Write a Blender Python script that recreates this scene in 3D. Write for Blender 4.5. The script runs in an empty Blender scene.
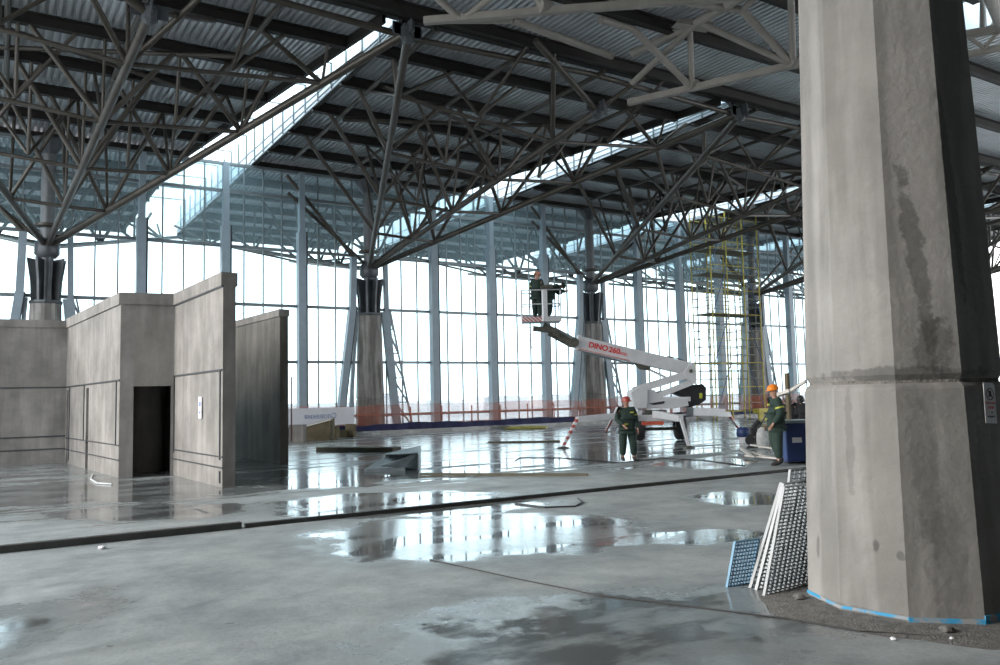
import bpy, math, random
from mathutils import Vector as V, Matrix
random.seed(7)
PI = math.pi
col = bpy.context.scene.collection

# ------------------------------------------------------------------ camera
F = 811.0
EYE = V((0, 0, 1.7))
_X = V((1292, -35.5, -F)).normalized()
_U = V((1, .0225, 0)).cross(V((0, -64.5, -F))).normalized()
if _U.y < 0: _U = -_U
_X = (_X - _U * _X.dot(_U)).normalized()
_Y = _U.cross(_X)
ROT = Matrix((_X, _Y, _U))           # camera axes -> world axes
cam = bpy.data.cameras.new('camera'); camo = bpy.data.objects.new('camera', cam); col.objects.link(camo)
cam.sensor_width = 36; cam.lens = F / 1000 * 36; cam.clip_end = 3000
camo.matrix_world = Matrix.Translation(EYE) @ ROT.to_4x4()
bpy.context.scene.camera = camo

def ray(px, py): return ROT @ V(((px - 500) / F, (332.5 - py) / F, -1))
def G(px, py, z=0.0):                # where the sight line meets the level z
    r = ray(px, py); return EYE + r * ((z - 1.7) / r.z)
def D(px, py, Z): return EYE + ray(px, py) * Z

# ------------------------------------------------------------------ materials
def nodes(m):
    m.use_nodes = True; nt = m.node_tree; nt.nodes.clear(); return nt
def N(nt, t, **k):
    n = nt.nodes.new(t)
    for a, b in k.items():
        if a in n.inputs: n.inputs[a].default_value = b
        else: setattr(n, a, b)
    return n
def mat(name, c, rough=.6, metal=0., var=.25, scale=2.0, bump=0.0, streak=0.0, dark=None, spec=.5, bscale=None):
    m = bpy.data.materials.new(name); nt = nodes(m); L = nt.links.new
    out = N(nt, 'ShaderNodeOutputMaterial'); b = N(nt, 'ShaderNodeBsdfPrincipled')
    b.inputs['Roughness'].default_value = rough; b.inputs['Metallic'].default_value = metal
    b.inputs['Specular IOR Level'].default_value = spec
    L(b.outputs[0], out.inputs[0])
    tc = N(nt, 'ShaderNodeTexCoord')
    n1 = N(nt, 'ShaderNodeTexNoise'); n1.inputs['Scale'].default_value = scale; n1.inputs['Detail'].default_value = 7
    n1.inputs['Roughness'].default_value = .65
    L(tc.outputs['Object'], n1.inputs['Vector'])
    cr = N(nt, 'ShaderNodeValToRGB'); cr.color_ramp.elements[0].position = .3; cr.color_ramp.elements[1].position = .7
    d = dark or [x * (1 - var) for x in c]; u = [min(1, x * (1 + var * .6)) for x in c]
    cr.color_ramp.elements[0].color = (*d, 1); cr.color_ramp.elements[1].color = (*u, 1)
    L(n1.outputs['Fac'], cr.inputs['Fac'])
    last = cr.outputs['Color']
    if streak:
        mp = N(nt, 'ShaderNodeMapping'); mp.inputs['Scale'].default_value = (3.0, 3.0, .35)
        L(tc.outputs['Object'], mp.inputs['Vector'])
        n2 = N(nt, 'ShaderNodeTexNoise'); n2.inputs['Scale'].default_value = 1.3; n2.inputs['Detail'].default_value = 5
        L(mp.outputs[0], n2.inputs['Vector'])
        r2 = N(nt, 'ShaderNodeValToRGB'); r2.color_ramp.elements[0].position = .44; r2.color_ramp.elements[1].position = .6
        s = 1 - streak
        r2.color_ramp.elements[0].color = (s, s, s * .98, 1); r2.color_ramp.elements[1].color = (1, 1, 1, 1)
        L(n2.outputs['Fac'], r2.inputs['Fac'])
        mx = N(nt, 'ShaderNodeMix', data_type='RGBA', blend_type='MULTIPLY'); mx.inputs[0].default_value = 1
        L(last, mx.inputs[6]); L(r2.outputs['Color'], mx.inputs[7]); last = mx.outputs[2]
    L(last, b.inputs['Base Color'])
    if bump:
        n3 = N(nt, 'ShaderNodeTexNoise'); n3.inputs['Scale'].default_value = bscale or scale * 12; n3.inputs['Detail'].default_value = 5
        L(tc.outputs['Object'], n3.inputs['Vector'])
        bp = N(nt, 'ShaderNodeBump'); bp.inputs['Strength'].default_value = bump; bp.inputs['Distance'].default_value = .02
        L(n3.outputs['Fac'], bp.inputs['Height']); L(bp.outputs[0], b.inputs['Normal'])
    return m

M = {}
M['conc'] = mat('precast_concrete', (.225, .212, .20), .8, var=.4, scale=.9, bump=.35, streak=.18, bscale=14)
M['conc_col'] = mat('cast_concrete', (.27, .262, .25), .8, var=.2, scale=1.4, bump=.4, streak=.28, bscale=16)
M['conc_tree'] = mat('tree_concrete', (.30, .285, .27), .8, var=.35, scale=.9, bump=.35, streak=.5)
M['blockwall'] = mat('added_blocker_wall', (.26, .25, .24), .85)  # tone of the unseen walls added to shape the light
M['conc_shade'] = mat('shaded_concrete', (.13, .12, .105), .7, var=.4, scale=.8, streak=.3, bump=.3)  # concrete with shade put into its colour
M['kerb'] = mat('wet_black_kerb', (.05, .05, .045), .5, var=.5, scale=3, bump=.6)
M['seam'] = mat('rough_mortar_seam', (.20, .19, .175), .95, var=.5, scale=9, bump=1.0, bscale=60)
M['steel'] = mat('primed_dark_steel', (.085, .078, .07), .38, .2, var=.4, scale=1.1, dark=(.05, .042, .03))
M['mast'] = mat('grey_mast_steel', (.17, .18, .19), .45, .2, var=.3)
M['purlin'] = mat('dark_brown_purlin_steel', (.028, .025, .022), .6, .1, var=.3)
M['fin'] = mat('dark_grey_steel_plate', (.10, .11, .12), .45, .4, var=.3)
M['steel_lit'] = mat('lit_primed_steel', (.33, .31, .28), .55, .0, var=.2, scale=1.5)  # lighter copy of the primed steel, light on the near truss painted in
M['facade'] = mat('pale_blue_grey_paint', (.27, .335, .385), .45, .0, var=.12)
M['gasket'] = mat('black_rubber_gasket', (.03, .035, .04), .6)
M['mull'] = mat('grey_aluminium', (.19, .225, .24), .4, .3, var=.1)
M['deck'] = mat('galvanised_roof_sheet', (.66, .69, .72), .34, .45, var=.2, scale=.6)
M['upstand'] = mat('white_upstand_panel', (.72, .78, .84), .5, var=.08)
M['white'] = mat('white_machine_paint', (.60, .61, .63), .4, var=.12, scale=3)
M['blackp'] = mat('black_engine_cover', (.025, .025, .028), .5)
M['rubber'] = mat('tyre_rubber', (.03, .03, .032), .75)
M['red'] = mat('red_marking', (.62, .03, .03), .5, var=.1)
M['redstripe'] = mat('red_orange_reflector', (.55, .10, .05), .5, var=.3)
M['grime'] = mat('dark_greasy_metal', (.12, .12, .10), .5, .4, var=.5, scale=8)
M['bluet'] = mat('dark_blue_tarpaulin', (.010, .014, .075), .7, var=.4, scale=3, bump=.5)
M['bluebin'] = mat('dark_blue_painted_steel', (.02, .045, .15), .5, var=.35, scale=3)
M['bluep'] = mat('worn_blue_paint', (.04, .26, .46), .7, var=.25, scale=7, dark=(.30, .31, .31))
_e = [n for n in M['bluep'].node_tree.nodes if n.type == 'VALTORGB'][0].color_ramp.elements; _e[0].position = .40; _e[1].position = .50
M['timber'] = mat('weathered_timber', (.13, .105, .06), .8, var=.4, scale=4)
M['timber_d'] = mat('wet_dark_timber', (.10, .09, .06), .7, var=.4, scale=4)
M['timber_p'] = mat('pale_plank', (.62, .60, .56), .8, var=.2, scale=5)
M['galv'] = mat('dull_galvanised_sheet', (.36, .41, .43), .4, .5, var=.3, scale=3)
M['grate_in'] = mat('grating_bars', (.17, .19, .20), .45, .3, var=.15, scale=4)
M['grate'] = mat('pale_grating', (.33, .35, .36), .5, .1, var=.12, scale=4)
M['grate_b'] = mat('blue_grating', (.17, .31, .43), .5, .1, var=.15, scale=4)
M['yellow'] = mat('yellow_scaffold_paint', (.50, .42, .05), .5, var=.3, scale=3)
M['yellow2'] = mat('yellow_bundle', (.42, .38, .10), .8, var=.4, scale=12)
M['scaf_g'] = mat('grey_green_scaffold_tube', (.22, .24, .20), .5, .3, var=.3)
M['scaf_b'] = mat('blue_scaffold_tube', (.06, .12, .25), .5, .2, var=.3)
M['rust'] = mat('rusty_orange_rail', (.34, .17, .14), .7, var=.3, scale=6)
M['jacket'] = mat('dark_green_workwear', (.020, .042, .034), .85, var=.35, scale=9, bump=.5, bscale=40)
M['darkcl'] = mat('near_black_workwear', (.02, .022, .025), .85, var=.3, scale=9)
M['hivis'] = mat('yellow_reflective_tape', (.42, .45, .05), .6)
M['skin'] = mat('skin', (.42, .24, .17), .6, var=.1)
M['glove'] = mat('grey_glove', (.34, .36, .36), .8)
M['boot'] = mat('black_boot', (.025, .024, .022), .6)
M['orange'] = mat('orange_helmet', (.85, .24, .02), .35, var=.08)
M['redhat'] = mat('dull_red_helmet', (.34, .06, .045), .4, var=.15)
M['pinkhat'] = mat('pale_coral_helmet', (.75, .38, .28), .4, var=.1)
M['sack'] = mat('white_sack', (.52, .54, .54), .8, var=.3, scale=8, bump=.6)
M['paper'] = mat('white_sign_plastic', (.74, .74, .78), .5, var=.06)
M['ink'] = mat('black_ink', (.06, .05, .05), .6)
M['bannerb'] = mat('faded_blue_ink', (.18, .22, .42), .6)
M['cable'] = mat('black_cable', (.02, .02, .02), .5)
M['ground'] = mat('pale_outdoor_ground', (.24, .215, .215), .9, var=.35, scale=.02)
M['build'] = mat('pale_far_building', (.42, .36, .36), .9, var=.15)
M['debris'] = mat('rubble', (.17, .165, .155), .9, var=.45, scale=14, bump=1.0, bscale=60)

def mat_trans(name, c, a, rough=.1, gloss=True):
    m = bpy.data.materials.new(name); nt = nodes(m); L = nt.links.new
    out = N(nt, 'ShaderNodeOutputMaterial'); t = N(nt, 'ShaderNodeBsdfTransparent'); t.inputs[0].default_value = (*c, 1)
    g = N(nt, 'ShaderNodeBsdfGlossy' if gloss else 'ShaderNodeBsdfDiffuse'); g.inputs[0].default_value = (*(c if not gloss else (.9, .95, 1)), 1)
    if gloss: g.inputs['Roughness'].default_value = rough
    mx = N(nt, 'ShaderNodeMixShader'); mx.inputs[0].default_value = a
    L(t.outputs[0], mx.inputs[1]); L(g.outputs[0], mx.inputs[2]); L(mx.outputs[0], out.inputs[0])
    return m
M['glass'] = mat_trans('window_glass', (.80, .90, .93), .05)
M['glass_hi'] = mat_trans('dusty_blue_glass', (.74, .84, .87), .08)
_nt = M['glass_hi'].node_tree; _o = [n for n in _nt.nodes if n.type == 'OUTPUT_MATERIAL'][0]; _p = _o.inputs[0].links[0].from_socket
_t = N(_nt, 'ShaderNodeBsdfTranslucent'); _t.inputs[0].default_value = (.45, .60, .64, 1); _m = N(_nt, 'ShaderNodeMixShader'); _m.inputs[0].default_value = .12
_nt.links.new(_p, _m.inputs[1]); _nt.links.new(_t.outputs[0], _m.inputs[2]); _nt.links.new(_m.outputs[0], _o.inputs[0])

def mat_net():
    m = bpy.data.materials.new('orange_mesh_netting'); nt = nodes(m); L = nt.links.new
    out = N(nt, 'ShaderNodeOutputMaterial'); t = N(nt, 'ShaderNodeBsdfTransparent')
    g = N(nt, 'ShaderNodeBsdfDiffuse'); g.inputs[0].default_value = (.80, .24, .14, 1)
    tl = N(nt, 'ShaderNodeBsdfTranslucent'); tl.inputs[0].default_value = (.80, .24, .14, 1)
    ad = N(nt, 'ShaderNodeMixShader'); ad.inputs[0].default_value = .5
    L(g.outputs[0], ad.inputs[1]); L(tl.outputs[0], ad.inputs[2])
    tc = N(nt, 'ShaderNodeTexCoord'); n = N(nt, 'ShaderNodeTexNoise'); n.inputs['Scale'].default_value = .6
    L(tc.outputs['Object'], n.inputs['Vector'])
    mr = N(nt, 'ShaderNodeMapRange'); mr.inputs[1].default_value = .3; mr.inputs[2].default_value = .7; mr.inputs[3].default_value = .10; mr.inputs[4].default_value = .22
    L(n.outputs['Fac'], mr.inputs[0])
    mx = N(nt, 'ShaderNodeMixShader'); L(mr.outputs[0], mx.inputs[0])
    L(t.outputs[0], mx.inputs[1]); L(ad.outputs[0], mx.inputs[2]); L(mx.outputs[0], out.inputs[0])
    return m
M['net'] = mat_net()

def mat_stripe(name, c1, c2, per, axis=(1, 0, 1)):
    m = bpy.data.materials.new(name); nt = nodes(m); L = nt.links.new
    out = N(nt, 'ShaderNodeOutputMaterial'); b = N(nt, 'ShaderNodeBsdfPrincipled'); b.inputs['Roughness'].default_value = .5
    L(b.outputs[0], out.inputs[0]); tc = N(nt, 'ShaderNodeTexCoord')
    d = N(nt, 'ShaderNodeVectorMath', operation='DOT_PRODUCT'); d.inputs[1].default_value = axis; L(tc.outputs['Object'], d.inputs[0])
    mu = N(nt, 'ShaderNodeMath', operation='DIVIDE'); mu.inputs[1].default_value = per; L(d.outputs['Value'], mu.inputs[0])
    fr = N(nt, 'ShaderNodeMath', operation='FRACT'); L(mu.outputs[0], fr.inputs[0])
    gt = N(nt, 'ShaderNodeMath', operation='GREATER_THAN'); gt.inputs[1].default_value = .5; L(fr.outputs[0], gt.inputs[0])
    mx = N(nt, 'ShaderNodeMix', data_type='RGBA'); mx.inputs[6].default_value = (*c1, 1); mx.inputs[7].default_value = (*c2, 1)
    L(gt.outputs[0], mx.inputs[0]); L(mx.outputs[2], b.inputs['Base Color'])
    return m
M['stripe'] = mat_stripe('red_white_hazard_stripe', (.60, .58, .58), (.45, .10, .10), .12)
M['legstripe'] = mat_stripe('red_white_leg_stripe', (.70, .70, .72), (.40, .06, .05), .22, (.3, 0, 1))

def stain(m, lst):
    nt = m.node_tree; L = nt.links.new; b = [n for n in nt.nodes if n.type == 'BSDF_PRINCIPLED'][0]; src = b.inputs['Base Color'].links[0].from_socket
    tc = N(nt, 'ShaderNodeTexCoord'); n = N(nt, 'ShaderNodeTexNoise'); n.inputs['Scale'].default_value = 7; n.inputs['Detail'].default_value = 7; n.inputs['Roughness'].default_value = .7
    L(tc.outputs['Object'], n.inputs['Vector'])
    for p, rx, rz, sl, k in lst:
        # elongated stain: centre p, half width rx, half height rz, slant sl along the tangent
        v = N(nt, 'ShaderNodeVectorMath', operation='SUBTRACT'); L(tc.outputs['Object'], v.inputs[0]); v.inputs[1].default_value = p
        t = V((-p[1], p[0], 0)).normalized()
        du = N(nt, 'ShaderNodeVectorMath', operation='DOT_PRODUCT'); L(v.outputs[0], du.inputs[0]); du.inputs[1].default_value = (t.x / rx, t.y / rx, sl / rx)
        dz = N(nt, 'ShaderNodeVectorMath', operation='DOT_PRODUCT'); L(v.outputs[0], dz.inputs[0]); dz.inputs[1].default_value = (0, 0, 1 / rz)
        c = N(nt, 'ShaderNodeCombineXYZ'); L(du.outputs['Value'], c.inputs[0]); L(dz.outputs['Value'], c.inputs[1])
        ln = N(nt, 'ShaderNodeVectorMath', operation='LENGTH'); L(c.outputs[0], ln.inputs[0])
        ad = N(nt, 'ShaderNodeMath', operation='MULTIPLY_ADD'); L(n.outputs['Fac'], ad.inputs[0]); ad.inputs[1].default_value = 2.2; L(ln.outputs['Value'], ad.inputs[2])
        mr = N(nt, 'ShaderNodeMapRange'); mr.interpolation_type = 'SMOOTHSTEP'; mr.inputs[1].default_value = 1.75; mr.inputs[2].default_value = 2.15; mr.inputs[3].default_value = k; mr.inputs[4].default_value = 1.
        L(ad.outputs[0], mr.inputs[0])
        mx = N(nt, 'ShaderNodeMix', data_type='RGBA', blend_type='MULTIPLY'); mx.inputs[0].default_value = 1; L(src, mx.inputs[6]); L(mr.outputs[0], mx.inputs[7]); src = mx.outputs[2]
    L(src, b.inputs['Base Color'])
# wet floor: puddles are standing water on worn concrete
PUD = []
def pud(l, r, t, b, w=1.0):            # puddle through its left, right, far and near shore points
    L_, R_, T_, B_ = G(*l), G(*r), G(*t), G(*b)
    c = (T_ + B_) / 2; c = V(((L_.x + R_.x) / 4 + c.x / 2, (L_.y + R_.y) / 4 + c.y / 2, 0))
    u = (R_ - L_); a = u.length / 2; u.normalize(); v = V((-u.y, u.x, 0)); bb = abs((T_ - B_).dot(v)) / 2
    PUD.append((c, u / a, v / max(bb, .05), w))
pud((305, 541), (650, 530), (500, 511), (450, 560))
pud((600, 537), (775, 537), (700, 529), (700, 546), .85)
pud((275, 504), (540, 502), (420, 492), (380, 519))
pud((285, 478), (415, 480), (350, 466), (350, 488))
pud((-60, 492), (240, 494), (100, 478), (110, 505))
pud((60, 512), (250, 512), (150, 503), (150, 521))
pud((690, 498), (790, 498), (740, 491), (740, 506), .8)
pud((560, 458), (650, 458), (600, 453), (600, 464))
pud((650, 463), (760, 463), (700, 458), (700, 469))
NSHARP = len(PUD)
pud((-70, 630), (72, 632), (10, 590), (10, 690), .7)
pud((380, 640), (780, 650), (580, 592), (600, 690), .95)
pud((540, 600), (870, 620), (700, 588), (720, 636), .85)
def mat_floor():
    m = bpy.data.materials.new('wet_concrete_floor'); nt = nodes(m); L = nt.links.new
    out = N(nt, 'ShaderNodeOutputMaterial'); b = N(nt, 'ShaderNodeBsdfPrincipled'); L(b.outputs[0], out.inputs[0])
    tc = N(nt, 'ShaderNodeTexCoord'); P = tc.outputs['Object']
    def noise(sc, det=6, rough=.6, vec=None):
        n = N(nt, 'ShaderNodeTexNoise'); n.inputs['Scale'].default_value = sc; n.inputs['Detail'].default_value = det; n.inputs['Roughness'].default_value = rough
        L(vec or P, n.inputs['Vector']); return n.outputs['Fac']
    def math_(op, a, bq, clamp=False):
        n = N(nt, 'ShaderNodeMath', operation=op); n.use_clamp = clamp
        for i, x in enumerate((a, bq)):
            if x is None: continue
            if isinstance(x, (int, float)): n.inputs[i].default_value = x
            else: L(x, n.inputs[i])
        return n.outputs[0]
    def mrange(x, a, bq, c=0., d=1., smooth=True):
        n = N(nt, 'ShaderNodeMapRange'); n.interpolation_type = 'SMOOTHSTEP' if smooth else 'LINEAR'
        for i, q in zip((1, 2, 3, 4), (a, bq, c, d)): n.inputs[i].default_value = q
        L(x, n.inputs[0]); return n.outputs[0]
    edge = noise(.9, 6, .6)
    acc = None; soft = None
    for ip, (c, u, v, w) in enumerate(PUD):
        s = N(nt, 'ShaderNodeVectorMath', operation='SUBTRACT'); L(P, s.inputs[0]); s.inputs[1].default_value = c
        du = N(nt, 'ShaderNodeVectorMath', operation='DOT_PRODUCT'); L(s.outputs[0], du.inputs[0]); du.inputs[1].default_value = u
        dv = N(nt, 'ShaderNodeVectorMath', operation='DOT_PRODUCT'); L(s.outputs[0], dv.inputs[0]); dv.inputs[1].default_value = v
        d2 = math_('ADD', math_('MULTIPLY', du.outputs['Value'], du.outputs['Value']), math_('MULTIPLY', dv.outputs['Value'], dv.outputs['Value']))
        val = math_('MULTIPLY', math_('SUBTRACT', 1.35, d2), w)      # >0 inside
        val = math_('MAXIMUM', val, -1.)
        if ip < NSHARP: acc = val if acc is None else math_('MAXIMUM', acc, val)
        else: soft = val if soft is None else math_('MAXIMUM', soft, val)
    lens = math_('ADD', acc, math_('MULTIPLY', math_('SUBTRACT', edge, .5), 2.6))
    p1 = mrange(lens, .30, .62)
    sl = math_('ADD', soft, math_('MULTIPLY', math_('SUBTRACT', noise(1.3, 7, .7), .5), 3.4)); film = mrange(sl, -.2, .5); core = mrange(sl, .55, .95)
    # broad wetness further into the hall
    sep = N(nt, 'ShaderNodeSeparateXYZ'); L(P, sep.inputs[0])
    mp = N(nt, 'ShaderNodeMapping'); mp.inputs['Scale'].default_value = (.35, 1.5, 1); L(P, mp.inputs['Vector'])
    far = mrange(sep.outputs['Y'], 12.5, 17.5, -.12, .10)
    wet = math_('ADD', noise(.8, 8, .68, mp.outputs[0]), far)
    p2 = mrange(wet, .52, .60)
    pool = math_('MAXIMUM', p1, math_('MULTIPLY', p2, mrange(sep.outputs['Y'], 11.6, 13.5)))
    mp2 = N(nt, 'ShaderNodeMapping'); mp2.inputs['Scale'].default_value = (.7, 1.3, 1); L(P, mp2.inputs['Vector'])
    brk = mrange(noise(1.1, 6, .6, mp2.outputs[0]), .44, .56)
    glaze = math_('MAXIMUM', pool, core)
    pool = math_('MULTIPLY', pool, math_('ADD', .25, math_('MULTIPLY', brk, .75))); pool = math_('MAXIMUM', pool, math_('MULTIPLY', math_('MULTIPLY', core, brk), .9))
    damp = math_('MAXIMUM', math_('MAXIMUM', mrange(lens, -.5, .5), film), mrange(wet, .42, .56))
    # colour
    cr = N(nt, 'ShaderNodeValToRGB'); e = cr.color_ramp.elements
    e[0].position = .34; e[1].position = .64; e[0].color = (.165, .19, .20, 1); e[1].color = (.38, .405, .405, 1)
    L(noise(.9, 12, .78), cr.inputs['Fac'])
    sp = N(nt, 'ShaderNodeValToRGB'); e = sp.color_ramp.elements
    e[0].position = .33; e[1].position = .5; e[0].color = (.72, .72, .70, 1); e[1].color = (1, 1, 1, 1); L(noise(26, 4, .8), sp.inputs['Fac'])
    m1 = N(nt, 'ShaderNodeMix', data_type='RGBA', blend_type='MULTIPLY'); m1.inputs[0].default_value = .8
    L(cr.outputs['Color'], m1.inputs[6]); L(sp.outputs['Color'], m1.inputs[7])
    m2 = N(nt, 'ShaderNodeMix', data_type='RGBA'); m2.inputs[7].default_value = (.16, .175, .175, 1)
    L(math_('MULTIPLY', damp, .5), m2.inputs[0]); L(m1.outputs[2], m2.inputs[6])
    m3 = N(nt, 'ShaderNodeMix', data_type='RGBA'); m3.inputs[7].default_value = (.10, .107, .107, 1)
    L(pool, m3.inputs[0]); L(m2.outputs[2], m3.inputs[6])
    # saw-cut joints across the slab
    jt = None
    for (a0, a1, w) in ((G(0, 516), G(200, 500), .05), (G(0, 488), G(98, 480.5), .035), (G(300, 478), G(640, 462), .06), (G(430, 440), G(700, 432), .08)):
        d = (a1 - a0); d.normalize(); n_ = V((-d.y, d.x, 0))
        dt = N(nt, 'ShaderNodeVectorMath', operation='DOT_PRODUCT'); L(P, dt.inputs[0]); dt.inputs[1].default_value = n_
        q = math_('ABSOLUTE', math_('SUBTRACT', dt.outputs['Value'], a0.dot(n_)), None)
        k = mrange(q, w * .6, w, 1., 0.)
        jt = k if jt is None else math_('MAXIMUM', jt, k)
    m4 = N(nt, 'ShaderNodeMix', data_type='RGBA'); m4.inputs[7].default_value = (.05, .05, .045, 1)
    L(math_('MULTIPLY', jt, .8), m4.inputs[0]); L(m3.outputs[2], m4.inputs[6])
    L(m4.outputs[2], b.inputs['Base Color'])
    far2 = mrange(sep.outputs['Y'], 17., 21.)
    ro = math_('SUBTRACT', mrange(noise(2.2, 5), .3, .7, .5, .66), math_('MULTIPLY', damp, .26)); ro = math_('SUBTRACT', ro, math_('MULTIPLY', film, .1)); ro = math_('MAXIMUM', math_('SUBTRACT', ro, math_('MULTIPLY', glaze, .2)), math_('ADD', .12, math_('MULTIPLY', far2, .08)))
    ro2 = N(nt, 'ShaderNodeMix', data_type='FLOAT'); L(math_('MULTIPLY', pool, math_('SUBTRACT', 1., jt)), ro2.inputs[0]); L(ro, ro2.inputs[2]); L(math_('ADD', .03, math_('MULTIPLY', far2, .12)), ro2.inputs[3])
    L(ro2.outputs[0], b.inputs['Roughness'])
    b.inputs['Specular IOR Level'].default_value = .9
    b.inputs['IOR'].default_value = 1.45
    bp = N(nt, 'ShaderNodeBump'); bp.inputs['Distance'].default_value = .006
    L(math_('ADD', math_('SUBTRACT', .55, math_('MULTIPLY', math_('MAXIMUM', pool, math_('MULTIPLY', glaze, .85)), .54)), math_('MULTIPLY', far2, .05)), bp.inputs['Strength'])
    hs = math_('ADD', noise(30, 5, .7), math_('MULTIPLY', noise(3, 4), 2.))
    L(hs, bp.inputs['Height']); L(bp.outputs[0], b.inputs['Normal'])
    return m
M['floor'] = mat_floor()

# ------------------------------------------------------------------ geometry helpers
def basis(d, up=None):
    d = d.normalized(); up = up or V((0, 0, 1))
    if abs(d.dot(up)) > .999: up = V((0, 1, 0))
    s = d.cross(up).normalized(); return d, s, s.cross(d)
class MB:
    def __init__(s): s.v = []; s.f = []; s.smooth = []
    def add(s, vs, fs, sm=False):
        o = len(s.v); s.v += [V(x) for x in vs]; s.f += [tuple(i + o for i in f) for f in fs]; s.smooth += [sm] * len(fs); return s
    def hexa(s, p): return s.add(p, [(0, 3, 2, 1), (4, 5, 6, 7), (0, 1, 5, 4), (1, 2, 6, 5), (2, 3, 7, 6), (3, 0, 4, 7)])
    def box(s, c, sz, rz=0):
        c = V(c); a, b, h = sz[0] / 2, sz[1] / 2, sz[2] / 2; R = Matrix.Rotation(rz, 3, 'Z')
        return s.hexa([c + R @ V(q) for q in ((-a, -b, -h), (a, -b, -h), (a, b, -h), (-a, b, -h), (-a, -b, h), (a, -b, h), (a, b, h), (-a, b, h))])
    def mm(s, a, b):
        a, b = V(a), V(b); return s.box((a + b) / 2, [abs(x) for x in (b - a)])
    def bar(s, p, q, w, h=None, up=None, w2=None, h2=None):
        p, q = V(p), V(q); h = h or w; w2 = w2 or w; h2 = h2 or h; d, a, u = basis(q - p, up)
        r = []
        for c, ww, hh in ((p, w, h), (q, w2, h2)):
            r += [c - a * ww / 2 - u * hh / 2, c + a * ww / 2 - u * hh / 2, c + a * ww / 2 + u * hh / 2, c - a * ww / 2 + u * hh / 2]
        return s.hexa(r)
    def tube(s, p, q, r, seg=8, r2=None):
        p, q = V(p), V(q); r2 = r if r2 is None else r2; d, a, u = basis(q - p)
        vs = [c + (a * math.cos(t) + u * math.sin(t)) * rr for c, rr in ((p, r), (q, r2)) for t in [2 * PI * i / seg for i in range(seg)]]
        s.add(vs, [(i, (i + 1) % seg, seg + (i + 1) % seg, seg + i) for i in range(seg)], True)
        return s.add(vs, [tuple(range(seg))[::-1], tuple(range(seg, 2 * seg))])
    def path(s, pts, r, seg=6):
        for a, b in zip(pts, pts[1:]): s.tube(a, b, r, seg)
        return s
    def rings(s, prof, seg, c=(0, 0, 0), rot=0., sm=False, cap=True):
        c = V(c); vs = []
        for r, z in prof: vs += [c + V((r * math.cos(rot + 2 * PI * i / seg), r * math.sin(rot + 2 * PI * i / seg), z)) for i in range(seg)]
        fs = [(k * seg + i, k * seg + (i + 1) % seg, (k + 1) * seg + (i + 1) % seg, (k + 1) * seg + i) for k in range(len(prof) - 1) for i in range(seg)]
        s.add(vs, fs, sm)
        if cap: n = len(prof); s.add(vs, [tuple(range(seg))[::-1], tuple(range((n - 1) * seg, n * seg))])
        return s
    def extr(s, poly, d):
        n = len(poly); d = V(d); a = [V(x) for x in poly]
        return s.add(a + [x + d for x in a], [tuple(range(n))[::-1], tuple(range(n, 2 * n))] + [(i, (i + 1) % n, n + (i + 1) % n, n + i) for i in range(n)])
    def build(s, name, m, parent=None, bevel=0.):
        off = V((0, 0, 0))
        if parent is not None:
            q = parent
            while q is not None: off = off + q.location; q = q.parent
        me = bpy.data.meshes.new(name); me.from_pydata([x - off for x in s.v], [], s.f); me.materials.append(m)
        me.polygons.foreach_set('use_smooth', s.smooth); me.update()
        o = bpy.data.objects.new(name, me); col.objects.link(o)
        if parent is not None: o.parent = parent
        if bevel:
            b = o.modifiers.new('bevel', 'BEVEL'); b.width = bevel; b.segments = 2; b.limit_method = 'ANGLE'
        return o
def tag(o, label, cat, group=None, kind=None):
    o['label'] = label; o['category'] = cat
    if group: o['group'] = group
    if kind: o['kind'] = kind
    return o
def thing(name, label, cat, loc=(0, 0, 0), group=None):
    o = bpy.data.objects.new(name, None); col.objects.link(o); o.location = loc; o.empty_display_size = .2
    return tag(o, label, cat, group)
def struct(o):
    o['kind'] = 'structure'; return o
def solo(mb, name, m, label, cat, group=None, kind=None, bevel=0.):
    # one-piece thing, origin at its base
    xs = [v.x for v in mb.v]; ys = [v.y for v in mb.v]; zs = [v.z for v in mb.v]
    loc = V(((min(xs) + max(xs)) / 2, (min(ys) + max(ys)) / 2, min(zs)))
    for i, v in enumerate(mb.v): mb.v[i] = v - loc
    o = mb.build(name, m, None, bevel); o.location = loc
    return tag(o, label, cat, group, kind)
def copy_tree(o, parent=None):
    c = o.copy(); col.objects.link(c); c.parent = parent
    for ch in list(o.children): copy_tree(ch, c)
    return c
def text(s, size, m, name, parent, mtx, ext=.004, mirror=False, bold=0.):
    cu = bpy.data.curves.new(name, 'FONT'); cu.body = s; cu.size = size; cu.extrude = ext; cu.offset = bold; cu.align_x = 'CENTER'; cu.align_y = 'CENTER'
    t = bpy.data.objects.new(name, cu); col.objects.link(t)
    me = bpy.data.meshes.new_from_object(t.evaluated_get(bpy.context.evaluated_depsgraph_get()))
    bpy.data.objects.remove(t); me.materials.clear(); me.materials.append(m)
    if mirror:
        me.transform(Matrix.Diagonal((-1, 1, 1, 1))); me.flip_normals()
    off = V((0, 0, 0)); q = parent
    while q is not None: off += q.location; q = q.parent
    me.transform(Matrix.Translation(-off) @ mtx)
    o = bpy.data.objects.new(name, me); col.objects.link(o); o.parent = parent
    return o

FY = 38.3                                # facade plane
BAY = 3.6
TREES = [1.9, 16.3, 30.7, 45.1, 59.5]
ZR = 13.3                                # underside of roof sheets

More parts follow.
